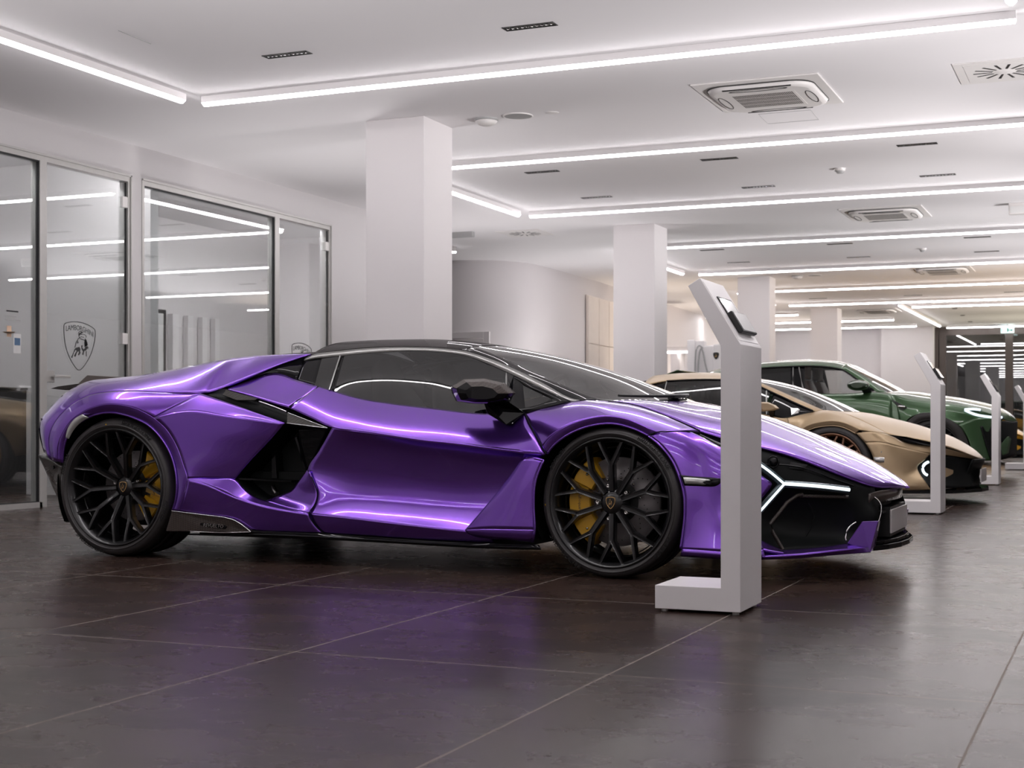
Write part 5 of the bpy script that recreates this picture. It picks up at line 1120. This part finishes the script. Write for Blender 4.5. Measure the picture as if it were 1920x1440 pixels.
# ---------------------------------------------------------------- green sport utility car (third in the row)
def build_green():
    c = Car('suv_car', 18.6, 1.0, -3.8, 'dark green metallic tall sport utility car, parked third behind the gold one'); pm = M['green']
    def q(X, w, Z): return (X, c.Yc - w, Z)
    RE = [(1290,716,.73),(1340,701,.715),(1380,693.5,.70),(1423,689,.69),(1483,685.5,.68),(1533,685,.675),(1560,687,.675),(1578,691,.68)]
    RC = [(1318,704),(1362,691),(1400,683.5),(1440,679),(1502,675.5),(1550,675.8),(1580,679),(1597,683.5)]
    mb = MB(); mb.grid(cross_sheet(c, RE, RC, TS, 3.0), out=(0, 0, 1)); c.part('roof', mb, pm, mirror=False, solid=.01)
    ax = [(1578,691,.68),(1610,712,.75),(1641,733,.83)]; ai = [(1586,684.5,.60),(1626,708.5,.665),(1666,737,.745)]
    c.panel('windscreen_pillar', [[ax, ai]], pm, out=(0, -1, 1), kv=2)
    mb = MB(); mb.grid(cross_sheet(c, ai, [(1600,684.5),(1650,709),(1698,734)], TS), out=(1, 0, 1)); c.part('windscreen', mb, M['wsglass'], mirror=False)
    GT = [(1300,716,.735),(1340,704,.72),(1380,697,.71),(1423,692,.70),(1483,688.5,.69),(1533,688,.685),(1560,690.5,.685),(1577,694.5,.69),(1608,714,.755),(1636,731.5,.825)]
    GB = [(1306,728,.82),(1340,733,.84),(1380,735.5,.855),(1423,737,.865),(1483,737.5,.872),(1533,737.5,.876),(1563,737.5,.88),(1588,737.3,.88),(1615,736.3,.87),(1641,733.5,.835)]
    g = c.S([GT, mixrows(GT, GB, .5, .012), GB], 6, 5)
    mb = MB(); mb.grid(g[6:25], out=(0, -1, .3)); c.part('rear_side_window', mb, M['carglass'])
    mb = MB(); mb.grid(g[27:52], out=(0, -1, .3)); c.part('side_window', mb, M['suvglass'])
    for nm, i0, i1 in (('window_pillar', 24, 28), ('rear_sail', 0, 7), ('mirror_sail', 51, 55)):
        mb = MB(); mb.grid(g[i0:i1], out=(0, -1, .3)); c.part(nm, mb, M['bgloss'], solid=.006)
    c.line('pillar_trim', [[(1487,689,.692),(1487,737,.874)], [(1498,689,.692),(1507,737,.876)]], .009, M['trim'], k=2)
    c.line('window_trim', [[(1380,695.5,.708),(1423,690.8,.70),(1483,687.3,.69),(1533,686.8,.685),(1560,689.3,.685),(1578,693.2,.69),(1609,713,.757),(1638,731.5,.83)]], .012, M['bgloss'])
    X0 = [1270,1340,1423,1483,1533,1590,1641,1672]
    def row(ys, ws): return [(x, y, w_) for x, y, w_ in zip(X0, ys, ws)]
    B0 = row([724,734,737.5,738,738,737.8,735,740], [.80,.85,.872,.878,.88,.885,.87,.872])
    B1 = row([742,744,745,745,745,745,746,750], [.93,.95,.955,.958,.96,.96,.955,.95]); B2 = row([765,766,768,769,770,771,773,778], [.97,.98,.985,.985,.985,.985,.985,.985])
    B3 = row([800,803,806,808,810,812,814,812], [.955,.955,.955,.955,.955,.958,.965,.975]); B4 = row([845,847,850,852,853,855,857,852], [.985,.985,.985,.985,.985,.985,.985,.985])
    c.panel('body_side', [[B0, B1, B2, B3, B4]], pm, ku=4, kv=4)
    c.panel('side_skirt', [[B4, [(x, y + 22, w_ - .02) for x, y, w_ in B4]]], M['bsatin'], kv=2)
    FT = [(1672,740,.872),(1700,749,.885),(1740,754.5,.885),(1790,760,.862),(1830,768.5,.785),(1865,779.5,.645)]
    FA = [(1692,803,.985),(1702,787,.992),(1718,777.5,.996),(1742,774,.996),(1768,782,.99),(1797,797,.965)]
    c.panel('front_fender', [[FT, mixrows(FT, FA, .35, .03), mixrows(FT, FA, .7, .02), FA], [[(1672,740,.872),(1672,750,.95),(1672,778,.985),(1672,812,.975),(1672,852,.985)], [(1676,743,.885),(1681,758,.955),(1687,790,.985),(1688,820,.982),(1684,852,.985)]]], pm)
    AI = [(1700,836,.99),(1708,803,.995),(1722,791,.998),(1743,786.5,.998),(1765,792,.995),(1785,806,.985),(1797,828,.97),(1802,858,.965)]
    AO = [(1686,836,.985),(1697,796,.992),(1717,778,.998),(1742,773.5,.998),(1768,781,.992),(1796,797,.968),(1812,820,.95),(1820,860,.948)]
    c.panel('wheel_arch_cladding', [[AO, mixrows(AO, AI, .5, .012), AI], [[(a, b_, w_-.08) for a, b_, w_ in AI], AI]], M['cladding'])
    HE = [(1641,735,.845),(1672,740,.872),(1700,749,.885),(1740,754.5,.885),(1790,760,.862),(1830,768.5,.785),(1865,779.5,.645),(1890,788,.36),(1907,790,.01)]
    HCn = [(1698,734),(1713,734.8),(1733,736.5),(1762,740.5),(1800,745.5),(1835,752.5),(1868,761),(1893,774),(1907,789)]
    mb = MB(); mb.grid(cross_sheet(c, HE, HCn, TS, 2.6), out=(0, 0, 1)); c.part('hood', mb, pm, mirror=False, solid=.01)
    R = [[(1797,796.5,.966),(1825,786,.89),(1850,783,.77),(1868,780.5,.64)], [(1813,818,.952),(1830,812,.90),(1845,808,.83),(1858,800,.74)], [(1820,840,.95),(1832,838,.92),(1842,836,.88),(1850,832,.83)], [(1821,862,.945),(1838,864,.91),(1855,864,.85),(1872,862,.77)]]
    c.panel('front_bumper', [R], pm, out=(.3, -1, 0))
    fr = [[(1838,800,.86),(1870,790,.63),(1892,790,.38),(1908,791,.01)], [(1845,822,.86),(1872,820,.66),(1893,818,.42),(1907,816,.01)], [(1858,862,.86),(1878,862,.70),(1895,858,.48),(1906,852,.01)]]
    c.panel('front_grille', [fr], M['cavity'], out=(1, -.4, 0))
    mb = MB(); a_ = c.P([(1870,842,.70),(1888,818,.60),(1893,822,.56),(1888,850,.60),(1872,858,.72)]); mb.prism(a_, [(x + .02, y + .06, z) for x, y, z in a_]); c.part('bumper_winglet', mb, pm, bevel=.01)
    lamp = c.line('headlamp', [[(1808,768.5,.875),(1822,767.5,.83),(1839,769,.775)], [(1808,769,.878),(1828,777,.825),(1852,781.5,.735),(1880,782.5,.545)]], .022, M['lampcase'], k=3)
    mb = MB()
    for l in ([(1809,768,.893),(1822,767,.848),(1838,768.5,.79)], [(1809,769,.895),(1828,777,.843),(1852,781.5,.755),(1878,782.5,.57)]): mb.tube(curve(c.P(l), 3), .016, 6)
    c.part('lamp_light_guide', mb, M['lampwhite'], parent=lamp)
    c.flat('fender_vent', [[(1671,748.5,.958),(1701,763.5,.985),(1690,769,.988)]], M['bsatin'])
    c.line('vent_badge', [[(1684,762,.99),(1697,763,.992)]], .014, M['chrome'], k=2)
    mo = [(math.cos(a), math.sin(a)) for a in np.linspace(0, 2*pi, 14, endpoint=False)]; loops = []
    for w_, rx, ry, dx in ((.93,12,6,0),(.98,19,9.5,0),(1.05,21,10.5,0),(1.12,19,9,-1),(1.16,11,5,-2)): loops.append([c.p(1609 + dx + rx*a, 722.5 - ry*b_, w_) for a, b_ in mo])
    mb = MB(); mb.loft(loops, 0, True); c.part('door_mirror', mb, M['greendark'])
    mb = MB(); a_ = c.P([(1614,731,.98),(1630,728,.95),(1634,737,.88),(1620,738,.89)]); mb.prism(a_, [(x, y+.05, z) for x, y, z in a_]); c.part('mirror_stalk', mb, M['bgloss'])
    rows = [[q(-5.9,.72,1.35), q(-6.2,.76,1.15), q(-6.3,.80,.9)], [q(-5.7,.94,1.05), q(-6.15,.92,1.0), q(-6.28,.85,.8)], [q(-5.75,.98,.6), q(-6.1,.97,.6), q(-6.25,.9,.5)], [q(-5.7,.98,.3), q(-6.0,.95,.3), q(-6.2,.85,.3)]]
    mb = MB(); mb.grid(surf(rows, 4, 4), out=(-.3, -1, 0)); c.part('rear_quarter', mb, pm, solid=.01)
    mb = MB(); mb.grid(surf([[q(-5.6,w_,1.42) for w_ in (.72,.3,0,-.3,-.72)], [q(-6.25,w_,1.05) for w_ in (.78,.3,0,-.3,-.78)], [q(-6.3,w_,.4) for w_ in (.85,.3,0,-.3,-.85)]], 3, 3), out=(-1,0,0)); c.part('tailgate', mb, pm, mirror=False, solid=.01)
    mb = MB(); mb.box((-5.3, c.Yc-.9, .2), (-2.75, c.Yc+.9, .75)); mb.box((-2.75, c.Yc-.5, .25), (-1.6, c.Yc+.5, .6)); mb.box((-6.1, c.Yc-.5, .3), (-5.3, c.Yc+.5, .8)); c.part('underbody', mb, M['cavity'], mirror=False)
    mb = MB(); mb.lathe([(.43, -.02), (.43, .34), (.05, .34)], 32, center=(-2.2, c.Yc - .93, .385), a0=radians(-25), a1=radians(205)); c.part('wheel_arch_liner', mb, M['cavity'])
    for sg in (-1, 1):
        for x in (-3.86, -4.8):
            mb = MB(); y = c.Yc + sg*.42
            mb.loft([[(x + .05, y - .25, .7), (x + .17, y - .22, .7), (x + .17, y + .22, .7), (x + .05, y + .25, .7)], [(x - .06, y - .25, 1.15), (x + .05, y - .22, 1.15), (x + .05, y + .22, 1.15), (x - .06, y + .25, 1.15)], [(x - .09, y - .2, 1.26), (x, y - .18, 1.26), (x, y + .18, 1.26), (x - .09, y + .2, 1.26)]], 0, True)
            mb.box((x - .11, y - .14, 1.28), (x - .01, y + .14, 1.46)); c.part('cabin_seat', mb, M['brownseat'], mirror=False, bevel=.02)
    wf = make_wheel('front_wheel', .385, .29, .02, 'f', M['rim'], .28, 180, .21, lettering=False); wf.parent = c.root; wf.location = (-2.2 - c.o[0], 18.64 - c.o[1], .385)
    for (x, y, rz) in ((-2.2, 2*c.Yc - 18.64, pi), (-5.2, 18.62, 0), (-5.2, 2*c.Yc - 18.62, pi)):
        w = copy_tree(wf, c.root); w.location = (x - c.o[0], y - c.o[1], .385); w.rotation_euler = (0, 0, rz)
        if x < -4: w.name = 'rear_wheel'
M['suvglass'] = glass_mat('light_tinted_car_glass', (.72, .74, .74), 1.5, 1.2)
M['cladding'] = pmat('dark_grey_cladding', (.030, .027, .026), .55, noise=.1)
M['greendark'] = pmat('dark_green_mirror_paint', (.018, .040, .017), .3, metal=.4, coat=1.0, noise=.03)
build_room()
build_purple(); build_lights()
gold = build_gold(); build_green()
yel = copy_tree(gold.root); yel.location = (-3.8 - .25, 26.2, 0); recolour(yel, M['gold'], M['yellow'])
tag(yel, 'bright yellow orange sports car, farthest in the row, mostly cut off by the right edge', 'car')
sc = bpy.context.scene
cam = bpy.data.cameras.new('camera'); co = bpy.data.objects.new('camera', cam); C.objects.link(co)
co.location = (0, 0, H0); co.rotation_euler = (pi/2, 0, TH)
cam.sensor_width = 36; cam.lens = 36 * F / 1920; cam.shift_y = 70/1920; cam.clip_start = .05; cam.clip_end = 200
cam.dof.use_dof = True; cam.dof.focus_distance = 6.8; cam.dof.aperture_fstop = 6.3
sc.camera = co
w = bpy.data.worlds.new('World'); sc.world = w; w.use_nodes = True
w.node_tree.nodes['Background'].inputs[0].default_value = (.02, .022, .03, 1); w.node_tree.nodes['Background'].inputs[1].default_value = .2
sc.view_settings.view_transform = 'Standard'; sc.view_settings.look = 'None'; sc.view_settings.gamma = 1; sc.view_settings.use_curve_mapping = False
sc.view_settings.exposure = 0.48
sc.cycles.use_denoising = True
sc.cycles.max_bounces = 10; sc.cycles.transparent_max_bounces = 16; sc.cycles.diffuse_bounces = 5
sc.cycles.sample_clamp_indirect = 6.0
sc.cycles.caustics_reflective = False; sc.cycles.caustics_refractive = False
